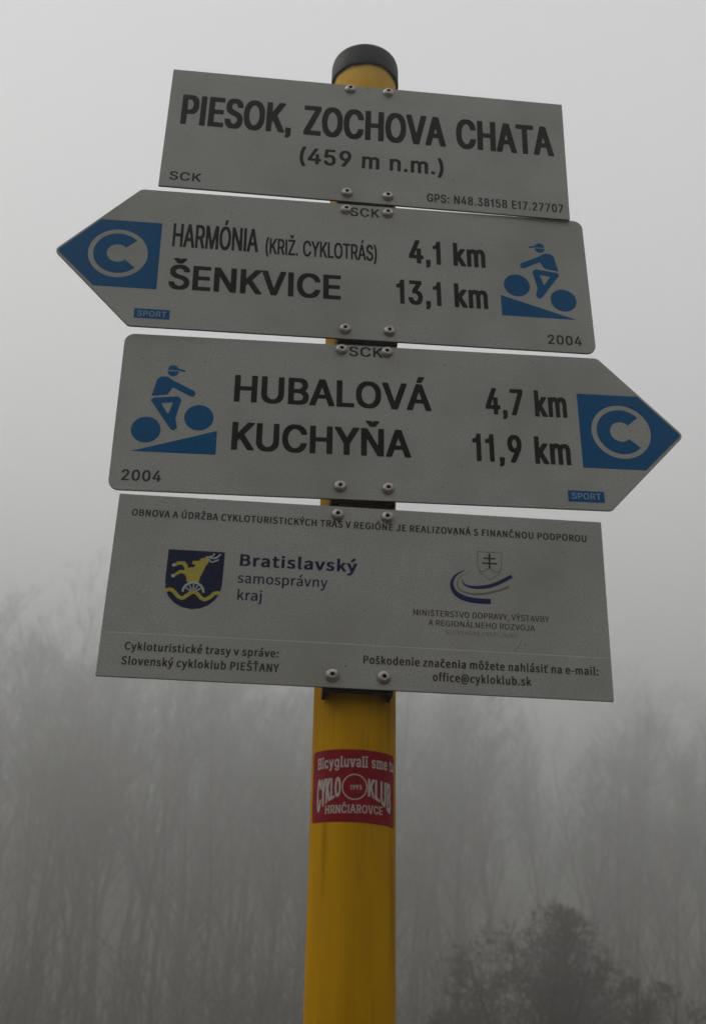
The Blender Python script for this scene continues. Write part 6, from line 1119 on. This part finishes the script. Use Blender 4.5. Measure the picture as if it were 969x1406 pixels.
def crest():
    sh = [(-155.3, 30.0), (-155.5, 15.4), (-155.4, 2.6), (-154.5, -4.0), (-151.6, -10.0), (-146.5, -15.2), (-140.5, -18.3), (-133, -19.7), (-126, -18.6),
          (-119.8, -15.6), (-114.6, -10.4), (-111.4, -4.2), (-110.5, 4.0), (-110.4, 16), (-110.4, 30)]
    s = art('coat_of_arms', [fill([sh])], M_NAVY, s4, lay=1.0)
    stag = [(-138.2, 2.8), (-128.9, 3.2), (-128.3, 7.8), (-126.2, 12.6), (-125.1, 16.5), (-122.8, 20.3), (-121.8, 23.4), (-124.4, 24.6), (-127.2, 24.0), (-130.0, 22.8), (-129.8, 21.3),
            (-135.2, 21.2), (-135.9, 18.8), (-132.8, 17.6), (-134.4, 15.5), (-138.6, 15.1), (-139.2, 17.6), (-141.6, 20.2), (-147.6, 19.8), (-150.0, 17.0), (-148.9, 15.4),
            (-146.2, 17.2), (-143.1, 17.1), (-141.2, 14.4), (-141.4, 12.6), (-144.8, 12.8), (-149.4, 8.8), (-148.3, 7.0), (-143.9, 10.0), (-141.3, 9.6), (-139.4, 7.6)]
    art('stag', [fill([stag])], M_GOLD, s, lay=2.0)
    wp = []
    for k in range(7):
        a = R(180 * k / 6)
        if 0 < k < 6:
            wp.append(ribbon([(-132.8 + 2.0 * math.cos(a), -5.4 + 2.0 * math.sin(a)), (-132.8 + 6.9 * math.cos(a), -5.4 + 6.9 * math.sin(a))], 1.0, sub=1))
    arc_o = circle(-132.8, -5.4, 9.0, 24, 0, 180); arc_i = circle(-132.8, -5.4, 7.2, 24, 0, 180)
    wp.append(fill([arc_o + arc_i[::-1]]))
    art('cart_wheel', wp, M_WHITE, s, lay=2.6)
    art('wave_band', [ribbon([(-154.3, -5.1), (-150.2, -4.2), (-147.2, -6.3), (-144.0, -9.6), (-140.4, -10.8), (-137.1, -8.3), (-133.2, -5.4), (-129.5, -6.2), (-126.4, -9.6), (-122.7, -11.0),
                              (-118.7, -8.4), (-116.1, -5.6), (-111.6, -4.9)], 3.0)], M_GOLD, s, lay=3.2)
    for lay, rb in ((3.8, ribbon([(-125.4, 24.6), (-123.0, 25.0), (-117.9, 24.3), (-113.6, 28.0)], 1.3)), (4.2, ribbon([(-122.3, 25.6), (-119.5, 26.4), (-118.8, 28.6)], 1.0)),
                    (4.6, ribbon([(-122.2, 23.2), (-120.5, 20.8), (-116.4, 22.4), (-115.0, 23.4)], 1.1))):
        art('antler', [rb], M_WHITE, s, lay=lay)
    for x, z in ((-149.9, 16.6), (-149.6, 7.4)):
        art('hoof', [fill([circle(x, z, 1.5, 10)])], M_WHITE, s, lay=3.8)
crest()

def ministry():
    sh = [(94.8, 43.4), (94.6, 32.2), (96.4, 25.0), (104.3, 18.9), (112.0, 24.6), (114.2, 31.0), (114.8, 43.4)]
    s = art('state_emblem', [ribbon(sh + [sh[0]], 0.7, sub=1),
                             ribbon([(95.4, 27.2), (99.1, 26.0), (104.1, 29.2), (109.0, 26.0), (113.4, 27.4)], 0.8)], M_GREYINK, s4, lay=1.0)
    art('double_cross', [ribbon([(104.5, 42.2), (104.4, 29.0)], 1.5, sub=1)], M_INK2, s, lay=1.0)
    art('double_cross', [ribbon([(99.6, 37.9), (109.3, 37.9)], 1.3, sub=1), ribbon([(98.4, 33.5), (110.7, 33.5)], 1.4, sub=1)], M_INK2, s, lay=1.5)
    grow = lambda u: 0.12 + 0.88 * min(1, u * 1.6)
    art('blue_swoosh', [ribbon([(83.4, 26.0), (76.3, 21.3), (73.2, 14.3), (75.3, 7.4), (81.6, 2.8), (91.5, 0.6), (104.8, 0.5)], 4.6, grow)], M_SWOOSH, s, lay=1.0)
    art('blue_swoosh', [ribbon([(81.6, 18.4), (83.2, 14.2), (89.1, 12.1), (98.1, 12.4), (108.6, 15.4), (122.6, 23.4)], 3.1, grow)], M_SWOOSH, s, lay=1.6)
    art('grey_swoosh', [ribbon([(87.5, 25.0), (79.7, 19.6), (77.7, 13.3), (80.9, 8.4), (89.0, 6.2), (98.0, 6.6), (109.7, 9.7), (120.2, 14.0)], 2.0, grow)], M_GREYINK, s, lay=1.3)
ministry()

# ---- sticker round the pole: s = arc length in mm, z in mm from the lowest plate's edge
def onpole(x, z, lay):
    r = PR + (0.15 + 0.12 * lay) * MM
    th = x * MM / PR
    return (r * math.sin(th), -r * math.cos(th), Z0 + z * MM)
def sticker():
    TL, TR, BR, BL = (-43.2, -42.4), (37.6, -44.2), (36.4, -98.8), (-42.2, -96.2)
    n = 48
    top, bot = [], []
    for i in range(n + 1):
        u = i / n
        x = TL[0] + (TR[0] - TL[0]) * u
        t = TL[1] + (TR[1] - TL[1]) * u; b = BL[1] + (BR[1] - BL[1]) * u
        e = min(u, 1 - u) * (TR[0] - TL[0])
        c = 2.5 - math.sqrt(max(0, 2.5 ** 2 - (2.5 - e) ** 2)) if e < 2.5 else 0
        top.append((x, t - c)); bot.append((x, b + c))
    pts = top + bot; k = n + 1
    s = art('sticker', [(pts, [(i, k + i, k + i + 1, i + 1) for i in range(n)])], M_RED, pole, lay=0, fn=onpole)
    tag(s, 'dark red cycling club sticker with pale lettering wrapped round the post')
    # the sticker's print is part of its sheet: joined into one sub-piece mesh
    parts = []
    for (p, text, key, x0, z0, sx, sz) in LINES:
        if p == 5: parts += letters(text, key, x0, z0, sx, sz)
    def warp(TLx, TRx, bl, br, tl, tr, pw):
        def f(u, v):
            v = v / 0.25
            uu = min(max(u, 0), 1)
            b = bl + (br - bl) * (1 - (1 - uu) ** pw if pw > 0 else uu ** -pw)
            t = tl + (tr - tl) * uu
            return (TLx + (TRx - TLx) * uu, b + (t - b) * v)
        return f
    for (p, text, key, x0, z0, sx, sz) in LINES:
        if p == 6: parts += letters(text, key, x0, z0, sx, sz, warp(-34.6, -12.2, -90.0, -78.2, -64.8, -64.2, 1.5))
        if p == 7: parts += letters(text, key, x0, z0, sx, sz, warp(8.2, 30.8, -78.2, -90.2, -64.9, -66.4, -1.5))
    ro_, ri_ = circle(-1.9, -71.5, 9.7, 44), circle(-1.9, -71.5, 8.8, 44)
    parts.append((ro_ + ri_, [(i, 44 + i, 44 + (i + 1) % 44, (i + 1) % 44) for i in range(44)]))
    return s, parts
stk, prints = sticker()
pr_o = art('sticker_print', prints, M_STKW, pole, lay=1.5, fn=onpole)

# ================================================================== fog
def haze():
    x0, x1, y0, y1, z0, z1 = -250, 250, -250, 250, -1.3, 19.0
    vs = [(x, y, z) for z in (z0, z1) for x, y in ((x0, y0), (x1, y0), (x1, y1), (x0, y1))]
    fs = [(3, 2, 1, 0), (4, 5, 6, 7), (0, 1, 5, 4), (1, 2, 6, 5), (2, 3, 7, 6), (3, 0, 4, 7)]
    m = bpy.data.materials.new('fog_air')
    m.use_nodes = True
    n = m.node_tree
    n.nodes.remove(n.nodes['Principled BSDF'])
    v = n.nodes.new('ShaderNodeVolumePrincipled')
    v.inputs['Color'].default_value = (0.91, 0.905, 0.885, 1)
    v.inputs['Anisotropy'].default_value = 0.8
    v.inputs['Density'].default_value = 0.044
    n.links.new(v.outputs[0], n.nodes['Material Output'].inputs['Volume'])
    o = mesh_obj('haze', vs, fs, m)
    tag(o, 'even grey fog filling the air round the signpost and the wood', 'fog', kind='stuff')
haze()
